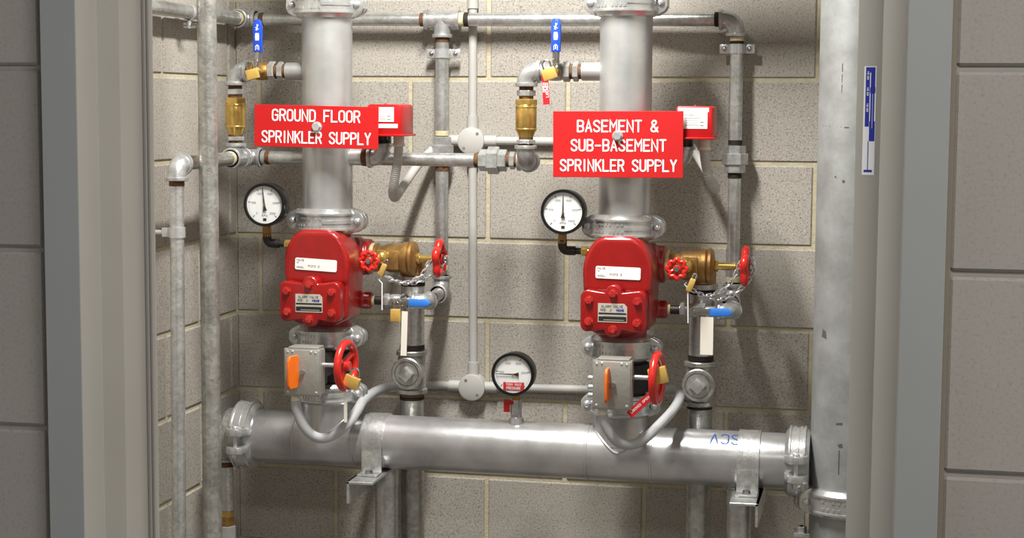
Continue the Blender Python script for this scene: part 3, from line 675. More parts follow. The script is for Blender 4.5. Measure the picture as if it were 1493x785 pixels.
# ------------------------------------------------------------------ pressure switches
def pressure_switch(k):
    x = RX[k]; nm = NM[k]; zb = -.187
    so = pipe(f'short welded socket on the right side of the {nm} riser', (x + .045, YR, zb), (x + .098, YR, zb), .0195, 'riser_paint', ('', 'thread_rust'), name='pipe_socket')
    elbow(f'elbow carrying the red pressure switch of the {nm} supply', (x + .134, YR, zb), -X, Z, .0165, .034)
    s = thing('pressure_switch', f'red pressure switch box at the right end of the {nm} sign', 'pressure switch', (x + .165, YR - .04, -.135))
    x0, x1, z0, z1, y0, y1 = x + .124, x + .206, -.132, -.0635, -.39, -.29
    MB().prism([(x0, z0), (x1, z0), (x1 - .001, z1 - .004), (x1 - .006, z1), (x0 + .006, z1), (x0 + .001, z1 - .004)], (0, y1, 0), X, Z, y1 - y0, .0025, 2).build('cover', 'red_plastic', s)
    MB().box(((x0 + x1) / 2, (y0 + y1) / 2, z0 - .0015), (x1 - x0 + .010, y1 - y0 + .012, .005), .0015).build('base_lip', 'red_plastic', s)
    MB().sphere(((x0 + x1) / 2 + .002, y0 + .006, z1), .003).build('screw', 'red_bolt', s)
    MB().cyl((x + .134, YR, -.153), (x + .134, YR, -.134), .021, 20).cyl((x + .136, YR - .03, -.145), (x + .136, YR - .03, -.134), .02, 20).build('neck', 'black_plastic', s)
    lw = MB().box(((x0 + x1) / 2 - (.006 if k == 'b' else .012), y0 - .0004, -.0945 if k == 'b' else -.0865), (.070, .0008, .036 if k == 'b' else .033)).build('label_plate', 'label_white', s, sharp=0)
    mb = MB(); lc = V((x0 + x1) / 2 - (.006 if k == 'b' else .012), y0 - .001, -.0945 if k == 'b' else -.0865)
    mb.strokes(text('POTTER', .0035, .0042), lc + V(-.008, 0, .011), X, Z, .0007)
    for i, w_ in enumerate((.034, .028, .026, .03)):
        mb.strokes([[(-w_ / 2, 0), (w_ / 2, 0)]], lc + V(.002, 0, .005 - .005 * i), X, Z, .0009)
    for dx in (-.023, .023):
        for dz in (-.004, -.011): mb.strokes([[(-.003, 0), (.003, 0)]], lc + V(dx, 0, dz), X, Z, .0022)
    mb.build('print', 'seal', lw, sharp=0, merge=False)
    MB().box(((x0 + x1) / 2 - .002, y0 - .0004, -.0715 if k == 'b' else -.1125), (.068, .0008, .0095)).build('label_strip', 'label_white', s, sharp=0)
    gx = x + .181
    MB().cyl((gx, -.325, -.136), (gx, -.325, -.153), .0125).cyl((gx, -.325, -.153), (gx, -.325, -.160), .0145).build('gland', 'gland', s)
    return gx
for k in 'gb': pressure_switch(k)
def flex(label, P, r, mat='conduit', ribs=None, name='flexible_conduit'):
    Q = catmull(P, 8); o = MB().tube(Q, r, 14).build(name, mat, loc=P[0]); tag(o, label, 'conduit')
    if ribs:
        mb = MB(); a, b = ribs; n = int(sum((q - p).length for p, q in zip(Q[:-1], Q[1:])) / .0045); acc = 0; tot = sum((q - p).length for p, q in zip(Q[:-1], Q[1:])); nx = a * tot
        for p, q in zip(Q[:-1], Q[1:]):
            d = (q - p).length
            while acc + d >= nx and nx < b * tot:
                c = p + (q - p) * ((nx - acc) / d); mb.lathe([(r - .0002, -.0014), (r + .0007, -.0005), (r + .0007, .0005), (r - .0002, .0014)], c, q - p, 14); nx += .0042
            acc += d
        mb.build('ribs', mat, o)
    return o
flex('white ribbed conduit looping under the pressure switch of the ground floor supply', [(-.136, -.325, -.156), (-.1385, -.325, -.190), (-.146, -.322, -.231), (-.158, -.300, -.266), (-.168, -.245, -.283), (-.169, -.190, -.266), (-.162, -.130, -.234), (-.145, -.080, -.197), (-.118, -.030, -.162), (-.100, -.014, -.1525), (-.080, -.013, -.152)], .0105, ribs=(.02, .36))
flex('white ribbed conduit looping under the pressure switch of the basement supply', [(.568, -.325, -.156), (.571, -.325, -.185), (.577, -.320, -.214), (.5845, -.295, -.240), (.588, -.250, -.251), (.573, -.200, -.231), (.549, -.150, -.202), (.521, -.090, -.169), (.500, -.036, -.152), (.470, -.0135, -.151), (.44, -.013, -.151)], .0100, ribs=(.02, .40))

# ------------------------------------------------------------------ conduit and junction boxes on the wall
CR = .0105; CY = -.0125
def conduit(label, p, q, r=CR): return tag(MB().cyl(p, q, r, 18).build('conduit', 'conduit', loc=p), label, 'conduit')
conduit('white vertical conduit from the top edge down to the upper junction box', (-.0365, CY, .9), (-.0365, CY, -.116))
conduit('white vertical conduit between the two junction boxes', (-.0360, CY, -.19), (-.0325, CY, -.73))
conduit('white horizontal conduit from the upper junction box to behind the basement sign', (.002, CY, -.152), (.46, CY, -.151))
conduit('white horizontal conduit from the lower junction box to behind the basement butterfly valve', (.006, CY, -.767), (.375, CY, -.762))
conduit('short white conduit left of the lower junction box', (-.170, CY, -.769), (-.072, CY, -.767))
cs = tag(MB().cyl((-.0365, CY, .172), (-.0365, CY, .205), .0135).build('conduit_coupler', 'conduit', loc=(-.0365, CY, .172)), 'white coupler sleeve on the vertical conduit above the top pipe', 'conduit')
def jbox(label, c, sockets, scr):
    c = V(c); o = thing('junction_box', label, 'junction box', c)
    MB().cyl(c + V(0, .0, 0), c + V(0, -.026, 0), .0335, 36, bev=.001).build('body', 'conduit', o)
    ld = MB().lathe([(0, .008), (.030, .008), (.0335, .006), (.0335, 0), (0, 0)], c + V(0, -.026, 0), -Y, 40).build('lid', 'conduit', o)
    for dx, dz in scr: MB().cyl(c + V(dx, -.033, dz), c + V(dx, -.0345, dz), .0040, 12).build('screw', 'seal', ld)
    for d in sockets: MB().cyl(c + V(d) * .028 + V(0, CY, 0), c + V(d) * .062 + V(0, CY, 0), .0140, 18).build('spout', 'conduit', o)
    return o
jbox('round white junction box on the upper conduit run', (-.0365, -.0005, -.1525), [X, -X, Z, -Z], [(.017, .018), (-.017, -.018)])
jbox('round white junction box on the lower conduit run left of the low gauge', (-.0322, -.0005, -.7675), [X, -X, Z], [(-.014, .018), (.015, -.018)])

# ------------------------------------------------------------------ gauges
def gauge(label, c, R, stem, needle, red=False):
    """c: centre of the dial face, looking along -Y; stem: list of builder calls below"""
    c = V(c); o = thing('pressure_gauge', label, 'gauge', c - V(0, 0, R)); dp = .040
    MB().lathe([(0, dp), (R * .93, dp), (R * .97, dp - .004), (R * .97, .010), (R, .008), (R, -.004), (R * .985, -.006), (R * .875, -.006), (R * .865, -.004), (R * .865, .0)], c, Y, 48).build('case', 'black_plastic', o)
    d = MB().cyl(c + V(0, .004, 0), c, R * .90, 48).build('dial', 'dial_white', o)
    mb = MB(); f = c - V(0, .0005, 0)
    for i in range(51):
        a = math.radians(225 - 270 * i / 50); big = i % 10 == 0; r1 = R * .80; r0 = R * (.70 if big else .755)
        if big or R: mb.strokes([[(math.cos(a) * r0, math.sin(a) * r0), (math.cos(a) * r1, math.sin(a) * r1)]], f, X, Z, .0013 if big else .00035)
    mb.build('scale', 'black_print', d, sharp=0, merge=False)
    mb = MB()
    for i, s in enumerate(('0', '500', '1000', '1500', '2000', '2500')):
        a = math.radians(225 - 270 * i / 5); mb.strokes(text(s, R * .085, R * .075), f + V(math.cos(a) * R * .54, 0, math.sin(a) * R * .56), X, Z, .0005)
    if not red:
        mb.strokes(text('KPA', R * .09, R * .10), f + V(0, 0, -R * .50), X, Z, .0006); mb.prism([(-R * .08, -R * .06), (R * .08, -R * .06), (R * .08, R * .06), (-R * .08, R * .06)], f + V(0, 0, -R * .68), X, Z, .0003)
    mb.build('numerals', 'black_print', d, sharp=0, merge=False)
    a = math.radians(needle); u, v = V(math.cos(a), 0, math.sin(a)), V(-math.sin(a), 0, math.cos(a))
    MB().prism([(-R * .28, -R * .10), (-R * .06, -R * .035), (R * .10, -R * .028), (R * .80, -R * .010), (R * .80, R * .010), (R * .10, R * .028), (-R * .06, R * .035), (-R * .28, R * .10)], f - Y * .002, u, v, .0008).build('needle', 'black_print', o, sharp=0)
    MB().cyl(f, f - Y * .0032, R * .05, 12).build('pivot', 'brass', o)
    MB().cyl(c - Y * .0040, c - Y * .0046, R * .90, 48).build('lens', 'gauge_glass', o)
    if red:
        w = MB().box(f + V(.002, -.0005, -R * .56), (R * .98, .0006, R * .36)).build('red_label', 'tag_red', d, sharp=0)
        mb = MB().strokes(text('TOWN MAIN', R * .11, R * .085), f + V(.002, -.0011, -R * .47), X, Z, .0008).strokes(text('PRESSURE', R * .11, R * .085), f + V(.002, -.0011, -R * .64), X, Z, .0008)
        mb.build('lettering', 'white_print', w, sharp=0, merge=False)
    for nme, mt_, fn in stem: fn(MB()).build(nme, mt_, o)
    return o
for k in 'gb':
    x = RX[k]; gx, gz = x - .125, (-.2975 if k == 'g' else -.3005); ex, ey, ez = x - .132, -.352, -.391
    gauge(f'round white pressure gauge left of the red {NM[k]} alarm valve', (gx, -.385, gz), .0505, [
        ('brass_neck', 'brass_dull', lambda m_: m_.box((ex, ey, gz - .058), (.018, .018, .024), .002).cyl((ex, ey, gz - .068), (ex, ey, -.374), .0105, 16)),
        ('elbow', 'black_iron', lambda m_: m_.tube([(ex, ey, -.366), (ex, ey, -.378)] + [(ex + .012 - .012 * math.cos(t), ey, -.378 - .012 * math.sin(t)) for t in (.4, .8, 1.2, 1.57)] + [(ex + .030, ey, -.390)], .0105, 14)),
        ('nipple', 'black_iron', lambda m_: m_.cyl((ex + .028, ey, -.390), (ex + .046, ey, -.391), .0075, 14)),
        ('hex_fitting', 'brass', lambda m_: m_.hexa((ex + .044, ey, -.391), (ex + .058, ey, -.391), .018).cyl((ex + .056, ey, -.391), (ex + .072, ey, -.391), .0075, 14))],
        96 if k == 'g' else 90)
gx3 = .139
gauge('round pressure gauge with a red label standing on the header', (gx3, -.335, -.680), .0500, [
    ('brass_neck', 'brass_dull', lambda m_: m_.box((gx3 + .003, -.312, -.734), (.018, .018, .022), .002)),
    ('cock_body', 'fitting', lambda m_: m_.hexa((gx3 + .003, -.312, -.742), (gx3 + .003, -.312, -.776), .024)),
    ('boss', 'header_paint', lambda m_: m_.lathe([(0, .02), (.0125, .02), (.0125, .012), (.016, .010), (.019, -.006), (0, -.006)], (gx3 + .003, -.308, -.796), Z, 20)),
    ('lever', 'red_plastic', lambda m_: m_.box((gx3 - .017, -.322, -.756), (.014, .006, .030), .0015).box((gx3 - .006, -.322, -.748), (.012, .005, .010), .001))], 180, True)

# ------------------------------------------------------------------ alarm valves
def rounded(w, h, r, n=4):
    return [(sx * (w / 2 - r) + r * math.cos(a0 + i * PI / 2 / n), sy * (h / 2 - r) + r * math.sin(a0 + i * PI / 2 / n)) for sx, sy, a0 in ((1, 1, 0), (-1, 1, PI / 2), (-1, -1, PI), (1, -1, 1.5 * PI)) for i in range(n + 1)]
def alarm_valve(k):
    x = RX[k]; nm = NM[k]; o = thing('alarm_valve', f'red cast alarm valve under the {nm} sign', 'valve', (x, YR, -.59))
    mb = MB()
    mb.cyl((x, YR, -.345), (x, YR, -.60), .0555, 40)
    sil = [(.030, -.3525), (.046, -.358), (.058, -.369), (.068, -.385), (.075, -.402), (.079, -.420), (.0797, -.440), (.077, -.480)]
    mb.prism([(a, b) for a, b in sil[::-1]] + [(-a, b) for a, b in sil], (x, -.285, 0), X, Z, .107, .011, 3)
    mb.sphere((x, -.288, -.435), .075, (1, .95, .95), 28)
    mb.prism([(-.076, -.10), (-.072, -.137), (-.045, -.152), (.045, -.152), (.072, -.137), (.076, -.10), (.080, -.02), (-.080, -.02)], (x, -.268, -.424), X, Z, .117, .008, 2)
    mb.cyl((x + .02, -.24, -.426), (x + .090, -.24, -.426), .0435, 36, bev=.004).cyl((x, -.26, -.426), (x + .068, -.245, -.426), .050, 36, bev=.004)
    mb.cyl((x + .04, -.262, -.5275), (x + .098, -.262, -.5275), .0210, 28, bev=.003)
    mb.lathe([(.0555, 0), (.060, -.004), (.060, -.010), (.0555, -.014)], (x, YR, -.350), Z, 40)
    b = mb.build('body', 'red_cast', o)
    rm = b.modifiers.new('cast', 'REMESH'); rm.mode = 'VOXEL'; rm.voxel_size = .0026; rm.use_smooth_shade = True
    sm = b.modifiers.new('soft', 'SMOOTH'); sm.factor = .5; sm.iterations = 4
    # bolted front cover
    cx, cz = x - .0035, -.5165; w, h = .147, .094
    pl = rounded(w, h, .016)
    bump = [(math.cos(a) * .019, h / 2 - .006 + math.sin(a) * .018) for a in [PI * i / 8 for i in range(9)]]
    bot = [(-p[0], -p[1]) for p in bump]
    poly = pl[:5] + bump + pl[5:15] + bot + pl[15:]
    cv = MB().prism(poly, (cx, -.385, cz), X, Z, .040, .0035, 3).build('cover', 'red_cast', o)
    for bx, bz in ((-.054, .024), (.054, .024), (-.054, -.024), (.054, -.024), (0, .040), (0, -.040)):
        p = V(cx + bx, -.425, cz + bz)
        MB().cyl(p, p - Y * .0015, .0105, 18).hexa(p - Y * .0015, p - Y * .0085, .0145).build('bolt', 'red_bolt', cv)
    pt = MB().prism([(-.0325, -.021), (.0325, -.021), (.0325, .014), (.026, .021), (-.0325, .021)], (cx - .001, -.4251, cz - .003), X, Z, .001).build('data_plate', 'plate_alu', cv, sharp=0)
    mb = MB(); c0 = V(cx - .001, -.4265, cz - .003)
    mb.strokes(text('ALARM VALVE', .0052, .0045), c0 + V(-.001, 0, .0145), X, Z, .0008); mb.strokes(text('MOD. J1', .0052, .0042), c0 + V(-.014, 0, .0065), X, Z, .0008)
    mb.prism([(-.031, -.003), (.031, -.003), (.031, .0005), (-.031, .0005)], c0, X, Z, .0002); mb.prism([(-.031, -.018), (.031, -.018), (.031, -.008), (-.031, -.008)], c0, X, Z, .0002)
    mb.build('print', 'black_print', pt, sharp=0, merge=False)
    mb = MB().strokes(text('VIKING', .0042, .0033), c0 + V(.0165, -.0003, .0065), X, Z, .0013); mb.build('emblem', 'blue_print', pt, sharp=0, merge=False)
    mb = MB()
    for zz, w_ in ((-.0055, .05), (-.0155, .045)): mb.strokes([[(-w_ / 2, 0), (w_ / 2, 0)]], c0 + V(.003, -.0004, zz), X, Z, .0011)
    mb.build('print_line', 'plate_alu', pt, sharp=0, merge=False)
    t = -.045 if k == 'g' else -.02
    u, v = V(math.cos(t), 0, math.sin(t)), V(-math.sin(t), 0, math.cos(t)); c1 = V(x + .002, -.3935, -.4335)
    lb = MB().prism(rounded(.101, .0275, .004), c1, u, v, .0008).build('paper_label', 'label_white', o, sharp=0)
    mb = MB(); c1 = c1 - Y * .0012
    mb.strokes(text('VALVE', .004, .0038), c1 + u * -.038 + v * .009, u, v, .0008); mb.strokes(text('NO', .003, .003), c1 + u * -.044 + v * .003, u, v, .0005)
    mb.strokes([[(-.046, -.009), (-.028, -.009)], [(-.046, -.0065), (-.031, -.0065)]], c1, u, v, .0008); mb.strokes(text('M121082', .0042, .0044), c1 + u * -.005 + v * -.0035, u, v, .0008)
    mb.build('print', 'seal', lb, sharp=0, merge=False)
for k in 'gb': alarm_valve(k)

# ------------------------------------------------------------------ drain valves, trim and drain pipes
def trim(k):
    x = RX[k]; nm = NM[k]; dz = -.427; y = -.24
    wx = x + (.2565 if k == 'g' else .271); dx = x + (.181 if k == 'g' else .1705); dy = -.205
    o = thing('drain_valve', f'bronze angle drain valve with red handwheel right of the {nm} alarm valve', 'valve', (dx, dy, -.47))
    MB().lathe([(0, 0), (.033, 0), (.033, .006), (.031, .008), (.034, .010), (.034, .020), (.029, .024), (.029, .040), (.034, .050), (0, .05)], (x + .086, y, dz), X, 32).build('tail_piece', 'brass_dull', o)
    MB().lathe([(.0335, 0), (.0345, .002), (.0345, .008), (.0335, .010)], (x + .090, y, dz), X, 32).build('thread_wrap', 'thread_tape', o)
    mb = MB().lathe([(0, 0), (.031, .0), (.035, .012), (.035, .040), (.0385, .046), (.0385, .058), (.036, .060), (.0405, .064), (.0405, .070), (.036, .074), (.020, .077), (0, .077)], (x + .124, y, dz), X, 36)
    mb.box((x + .150, y - .029, dz - .002), (.032, .020, .046), .003)
    mb.cyl((dx, dy, dz), (dx, dy, -.470), .0315, 32)
    mb.build('body', 'brass_dull', o)
    MB().hexa((x + .199, y, dz), (x + .209, y, dz), .022).cyl((x + .207, y, dz), (wx - .022 if k == 'b' else wx - .016, y, dz), .0085, 20).build('gland', 'brass', o)
    MB().cyl((x + .20, y, dz), (wx + .004, y, dz), .0042, 14).build('stem', 'brass', o)
    handwheel('handwheel', (wx, y, dz), X, .0350, .0092, 5, 5, 'red_wheel', o, .012, .018, .13)
    # small trim valve in front
    sx = x + (.113 if k == 'g' else .1265); sy = -.34; sz = -.4265
    t = thing('trim_valve', f'small globe valve with little red lobed wheel on the {nm} drain valve', 'valve', (sx, sy + .08, sz))
    MB().cyl((sx + .012, -.255, sz + .004), (sx + .002, -.31, sz), .011, 20).sphere((sx + .015, -.285, sz + .004), .018).hexa((sx + .003, -.30, sz), (sx + .001, -.318, sz), .024).build('body', 'brass', t)
    MB().cyl((sx, -.31, sz), (sx, sy, sz), .005, 12).build('stem', 'brass', t)
    handwheel('handwheel', (sx, sy, sz), -Y, .0195, .0052, 8, 4, 'red_wheel', t, .009, .010, .13)
    # drain down
    MB_ = tag(MB().lathe([(0, 0), (.034, 0), (.036, .002), (.036, .012), (.033, .014), (0, .014)], (dx, dy, -.484), Z, 32).build('pipe_bush', 'fitting', loc=(dx, dy, -.484)), f'silver reducing bush under the {nm} drain valve', 'pipe fitting')
    pipe(f'drain pipe between the {nm} drain valve and the plugged tee', (dx, dy, -.484), (dx - .001, dy, -.650), .0285, 'galv', ('thread_dark', 'thread_dark'))
    tz = -.703; tx = dx - .002
    te = tag(MB().lathe([(0, -.053), (.036, -.053), (.0375, -.051), (.0375, -.043), (.033, -.040), (.033, .038), (.0375, .041), (.0375, .049), (.036, .051), (0, .051)], (tx, dy, tz), Z, 36).lathe([(0, 0), (.034, 0), (.034, .034), (.0385, .036), (.0385, .046), (.036, .048), (.030, .048), (.0295, .044), (0, .044)], (tx, dy, tz), -Y, 36).build('plugged_tee', 'galv_old', loc=(tx, dy, tz)), f'drain tee with square plug facing forward below the {nm} ball valve', 'pipe fitting')
    rt = Matrix.Rotation(.72, 3, 'Y')
    pg = MB().cyl((tx, dy - .043, tz), (tx, dy - .0475, tz), .0275, 32).build('plug', 'galv_old', te)
    MB().box((tx, dy - .053, tz), (.027, .016, .027), .002, 2, rt).build('plug_square', 'galv', pg)
    pipe(f'drain pipe running down behind the header from the {nm} plugged tee', (tx, dy, -.756), (dx + .002, dy, -1.5), .0285, 'galv_old', ('thread_dark' if k == 'b' else 'thread_rust+thread_dark', ''), tl=.008)
    # lower test valve line
    lz = -.5275; ly = -.262; vx = -.1045 if k == 'g' else .6140
    pipe(f'short black nipple from the lower boss of the {nm} alarm valve', (x + .094, ly, lz), (x + .130, ly, lz), .0105, 'black_iron', ('thread_tape', ''), tl=.010)
    b = thing('ball_valve', f'small ball valve with pale blue level lever right of the {nm} alarm valve', 'valve', (x + .155, ly, lz))
    MB().lathe([(0, 0), (.0135, 0), (.0135, .014), (.016, .020), (.0165, .032), (.0150, .042), (.0135, .046), (.0135, .058), (0, .058)], (x + .126, ly, lz), X, 24).build('body', 'fitting', b)
    MB().hexa((x + .127, ly, lz), (x + .140, ly, lz), .030).build('hex_end', 'fitting', b)
    MB().hexa((x + .170, ly, lz), (x + .184, ly, lz), .030).build('hex_end', 'fitting', b)
    MB().cyl((x + .157, ly - .012, lz), (x + .157, ly - .036, lz), .007, 14).hexa((x + .157, ly - .034, lz), (x + .157, ly - .042, lz), .013).build('stem', 'steel', b)
    t0 = -.03
    lv = MB().box((x + .178, ly - .033, lz + .001), (.052, .003, .016), .001).build('lever', 'steel', b)
    MB().prism([(.196, -.009), (.235, -.0095), (.246, -.006), (.250, 0), (.246, .006), (.235, .0095), (.196, .009)], (x, ly - .029, lz + .001), X, Z, .009, .0025, 2).build('grip', 'blue_grip_light', lv)
    pipe(f'short threaded nipple right of the level ball valve on the {nm} side', (x + .182, ly, lz), (vx - .012, ly, lz), .0105, 'fitting')
    elbow(f'elbow turning back to the wall behind the level blue lever of the {nm} side', (vx + .016, ly, lz), -X, Y, .0145, .032)
    pipe(f'short pipe running back to the wall on the {nm} side', (vx + .016, ly + .030, lz), (vx + .002, TY - .034, lz), .0150, 'fitting', ('thread_tape+fitting+thread_dark+fitting', 'thread_rust'), tl=.012)
    elbow(f'elbow turning up into the thin vertical pipe on the {nm} side', (vx, TY, lz), -Y, Z, .0155, .042)
for k in 'gb': trim(k)
padlock('slim brass padlock on the little red wheel of the ground floor trim valve', (-.172, -.335, -.447), (.013, .030, .012), -.42, sh=.016)
padlock('slim brass padlock on the little red wheel of the basement trim valve', (.545, -.335, -.462), (.013, .030, .012), -.38, sh=.018)
chain('steel chain from the small padlock to the drain handwheel of the ground floor valve', [
    [(-.177, -.332, -.458), (-.160, -.320, -.470), (-.140, -.295, -.480), (-.119, -.265, -.483), (-.098, -.252, -.477), (-.076, -.248, -.462), (-.056, -.242, -.446), (-.045, -.235, -.425)],
    [(-.175, -.328, -.457), (-.151, -.310, -.475), (-.129, -.285, -.481), (-.112, -.262, -.474), (-.098, -.255, -.462), (-.090, -.25, -.445), (-.080, -.245, -.430), (-.068, -.24, -.418)]])
chain('steel chain from the small padlock to the drain handwheel of the basement valve', [
    [(.549, -.332, -.474), (.567, -.316, -.485), (.591, -.290, -.498), (.616, -.260, -.498), (.642, -.25, -.483), (.664, -.245, -.460), (.677, -.240, -.435), (.675, -.24, -.412), (.663, -.235, -.402)],
    [(.549, -.328, -.474), (.570, -.310, -.488), (.588, -.290, -.488), (.607, -.262, -.482), (.626, -.255, -.463), (.636, -.25, -.445), (.643, -.245, -.425), (.652, -.24, -.412)]])
def tie(label, p, q):
    p, q = V(p), V(q); return tag(MB().tube([p + V(-.003, 0, .012), p + V(-.008, 0, .008), p, q], .0016, 8).build('cable_tie', 'tie_white', loc=q), label, 'cable tie')
tie('thin white cable tie hanging right of the ground floor alarm valve', (-.174, -.335, -.478), (-.174, -.335, -.541))
tie('thin white cable tie hanging right of the basement alarm valve', (.538, -.335, -.469), (.540, -.335, -.548))
padlock('brass padlock on the level blue lever of the ground floor side', (-.1490, -.308, -.556), (.024, .030, .012), 0, sh=.026)
hang_tag('narrow cream tag hanging in front of the ground floor drain pipe', (-.1295, -.303, -.599), V(1, 0, -.03), V(.03, 0, 1), .0145, .105, 'tag_cream')
hang_tag('wide cream tag hanging in front of the basement drain pipe', (.579, -.303, -.580), X, Z, .029, .086, 'tag_cream')

# ------------------------------------------------------------------ gear-operated butterfly valves
def butterfly(k):
    x = RX[k]; nm = NM[k]; o = thing('butterfly_valve', f'gear-operated butterfly valve with red handwheel below the red {nm} alarm valve', 'valve', (x, YR, -.74))
    MB().lathe([(0, -.735), (.054, -.735), (.054, -.715), (.062, -.712), (.062, -.648), (.054, -.645), (.054, -.625), (0, -.625)], (x, YR, 0), Z, 40).build('body', 'black_rubber', o)
    MB().cyl((x + .01, -.35, -.667), (x + .01, -.476, -.667), .032, 28).box((x + .01, -.455, -.667), (.07, .03, .07), .004).build('neck', 'black_iron', o)
    x0, x1, z0, z1 = x - .031, x + .0515, -.7185, -.613
    g = MB().box(((x0 + x1) / 2, -.497, (z0 + z1) / 2), (x1 - x0, .044, z1 - z0), .004, 2).build('gearbox', 'gearbox', o)
    MB().box(((x0 + x1) / 2, -.513, (z0 + z1) / 2), (x1 - x0 + .004, .006, z1 - z0 + .003), .0018, 2).build('gearbox_lid', 'gearbox', o)
    MB().box(((x0 + x1) / 2 + .002, -.494, z1 + .002), (x1 - x0 - .012, .044, .006), .002).build('top_flange', 'gearbox', o)
    for bx, bz in ((x0 + .008, z1 - .007), (x0 + .019, z1 - .006), (x1 - .009, z1 - .007), (x1 - .020, z1 - .006), (x0 + .008, z0 + .008), (x1 - .008, z0 + .008)):
        MB().lathe([(0, 0), (.0042, 0), (.0040, .0025), (.002, .004), (0, .0042)], (bx, -.516, bz), -Y, 12).build('screw', 'zinc', g)
    # printed indicator plate
    mb = MB()
    cc = V((x0 + x1) / 2, -.5163, 0)
    for bx, bz, w_, h_ in ((.008, -.633, .022, .016), (-.012, -.633, .012, .014)):
        for i in range(3):
            mb.strokes([[(bx - w_ / 2, bz - .005 + .005 * i), (bx + w_ / 2, bz - .005 + .005 * i)]], cc, X, Z, .0007)
        for i in range(4): mb.strokes([[(bx - w_ / 2 + w_ * i / 3, bz - .007), (bx - w_ / 2 + w_ * i / 3, bz + .007)]], cc, X, Z, .0007)
    mb.build('print', 'tag_red', g, sharp=0, merge=False)
    mb = MB()
    for bx, a, b_2 in ((-.027, -.712, -.690), (-.021, -.712, -.684), (.006, -.710, -.684), (.013, -.712, -.69), (.022, -.70, -.676), (.027, -.70, -.674)):
        mb.strokes([[(bx, a), (bx, b_2)]], cc, X, Z, .0012)
    mb.build('fine_print', 'white_print', g, sharp=0, merge=False)
    fx = x + .0085 if k == 'b' else x + .0065
    fz = -.664
    tw = -.30 if k == 'g' else .02
    u, v = V(math.sin(tw), -math.cos(tw), 0), Z
    f = MB().prism([(.0, -.026), (.008, -.036), (.034, -.036), (.040, -.028), (.040, .028), (.034, .038), (.006, .038), (0, .030)], V(fx - .003, -.516, fz), u, v, .006, .001).build('pointer', 'orange', o)
    MB().cyl((fx + .006, -.516, fz), (fx + .006, -.527, fz), .005, 14).build('pointer_screw', 'steel', f)
    # worm shaft and handwheel
    wx = x + .1052; wz = -.6505; wy = -.49
    MB().cyl((x1 - .004, wy, wz), (wx, wy, wz), .0052, 16).build('shaft', 'zinc', o)
    handwheel('handwheel', (wx, wy, wz), V(1, -.09, 0), .0510, .0086, 1, 3, 'red_wheel', o, .011, .024, .0, None)
    MB().cyl((x + .007 - .02, -.494, -.7185), (x + .007 - .02, -.494, -.735), .011, 18).build('gland', 'gland', o)
    if k == 'b':
        for dz_ in (-.014, -.034, -.052):
            MB().cyl((x0 + .002, -.48, z0 + .075 + dz_), (x0 - .012, -.48, z0 + .075 + dz_), .006, 12).sphere((x0 - .013, -.48, z0 + .075 + dz_), .0065).build('side_screw', 'zinc', g)
for k in 'gb': butterfly(k)
padlock('brass padlock on the red handwheel of the ground floor butterfly valve', (-.193, -.508, -.684), (.036, .027, .014), -.35, sh=.02)
padlock('brass padlock hanging on the red handwheel of the basement butterfly valve', (.497, -.514, -.641), (.040, .036, .014), .25, sh=.02)
a_ = math.atan2(-.046, -.046)
hang_tag('red lettered tag hanging slantwise below the basement butterfly handwheel', (.459, -.512, -.707), V(.72, 0, .69), V(-.69, 0, .72), .068, .017, 'tag_red', [('LOCKED OPEN', .0045, .0050, 0, .001, False)])
hang_tag('narrow cream tag strip hanging below the ground floor butterfly handwheel', (-.2105, -.500, -.745), X, Z, .0075, .066, 'tag_cream')
flex('white flexible conduit looping from the ground floor gearbox over the header', [(-.331 + .001, -.494, -.734), (-.327, -.494, -.758), (-.311, -.490, -.796), (-.285, -.480, -.820), (-.256, -.462, -.819), (-.231, -.430, -.797), (-.222, -.380, -.774), (-.229, -.300, -.761), (-.231, -.190, -.758), (-.221, -.090, -.762), (-.197, -.030, -.769), (-.160, -.0135, -.769)], .0115, 'conduit_grey')
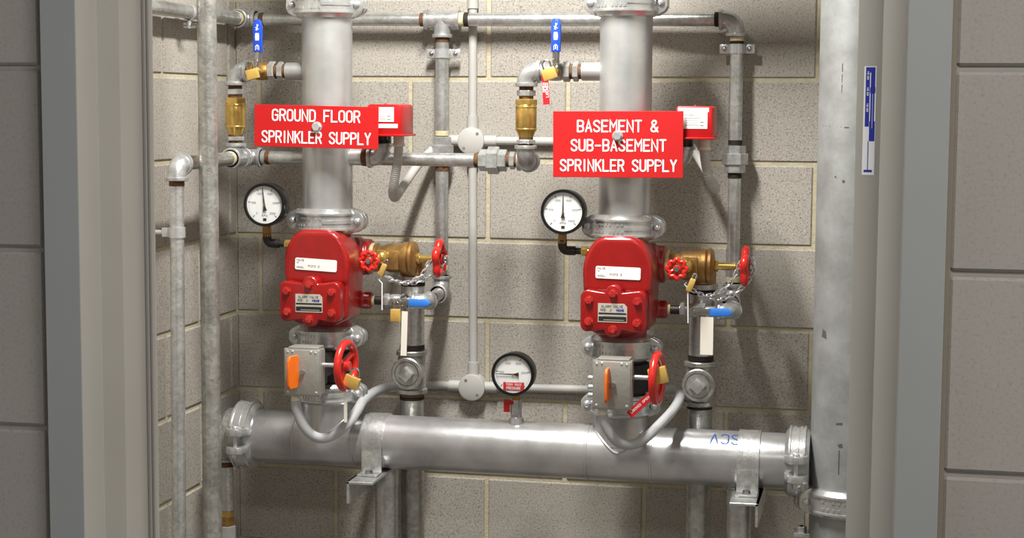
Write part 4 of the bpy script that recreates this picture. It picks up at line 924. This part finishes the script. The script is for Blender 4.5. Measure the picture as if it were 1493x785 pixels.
flex('white flexible conduit looping from the basement gearbox over the header', [(.374, -.494, -.734), (.381, -.494, -.758), (.400, -.488, -.790), (.428, -.472, -.804), (.459, -.450, -.795), (.486, -.410, -.770), (.510, -.360, -.745), (.516, -.270, -.731), (.499, -.160, -.730), (.456, -.080, -.745), (.403, -.030, -.758), (.358, -.0135, -.762)], .0110, 'conduit_grey')

# ------------------------------------------------------------------ header supports
def support(label, plabel, xc, side, px):
    o = thing('pipe_clamp', label, 'clamp', (xc, YR, HZ - HR))
    w = .049
    MB().lathe([(HR, -w / 2), (HR + .004, -w / 2), (HR + .004, w / 2), (HR, w / 2)], (xc, YR, HZ), X, 40, -Y, -(PI + .9), .9, True).build('strap', 'galv', o)
    for s in (-1, 1):
        yy = YR + s * (HR + .018)
        MB().box((xc, yy, HZ - HR + .002), (w, .044, .004), .0015).build('lug', 'galv', o)
        MB().box((xc, YR + s * (HR + .001), HZ - HR * .52), (w, .004, HR * 1.0), .001).build('leg', 'galv', o)
        MB().cyl((xc, yy - s * -.004, HZ - HR + .003), (xc, yy + s * .004, HZ - HR + .006), .010, 18).hexa((xc, yy + s * .004, HZ - HR + .004), (xc, yy + s * .004, HZ - HR + .012), .015).build('bolt', 'steel', o)
    zt = HZ - HR - .0005
    b = thing('angle_bracket', label.replace('strap clamp', 'angle iron bracket').replace('around', 'under'), 'bracket', (xc, YR, zt - .006))
    xa = xc - side * .0
    MB().box((xa, -.335, zt - .003), (.062, .25, .006), .0008, 1).build('top_leg', 'galv', b)
    MB().box((xa + side * .028, -.335, zt - .026), (.006, .25, .052), .0008, 1).build('side_leg', 'galv', b)
    p = tag(MB().cyl((px, -.262, zt - .006), (px, -.262, ZF), .0285, 32).build('support_post', 'galv', loc=(px, -.262, ZF)), plabel, 'post')
    MB().lathe([(.0285, 0), (.0298, .001), (.0298, .038), (.0285, .040)], (px, -.262, zt - .050), Z, 32).build('sleeve', 'galv', p)
support('wide strap clamp around the header below the ground floor valve', 'round support post under the header below the ground floor valve', -.191, -1, -.184)
support('wide strap clamp around the header near its right end', 'round support post under the right end of the header', .681, 1, .655)
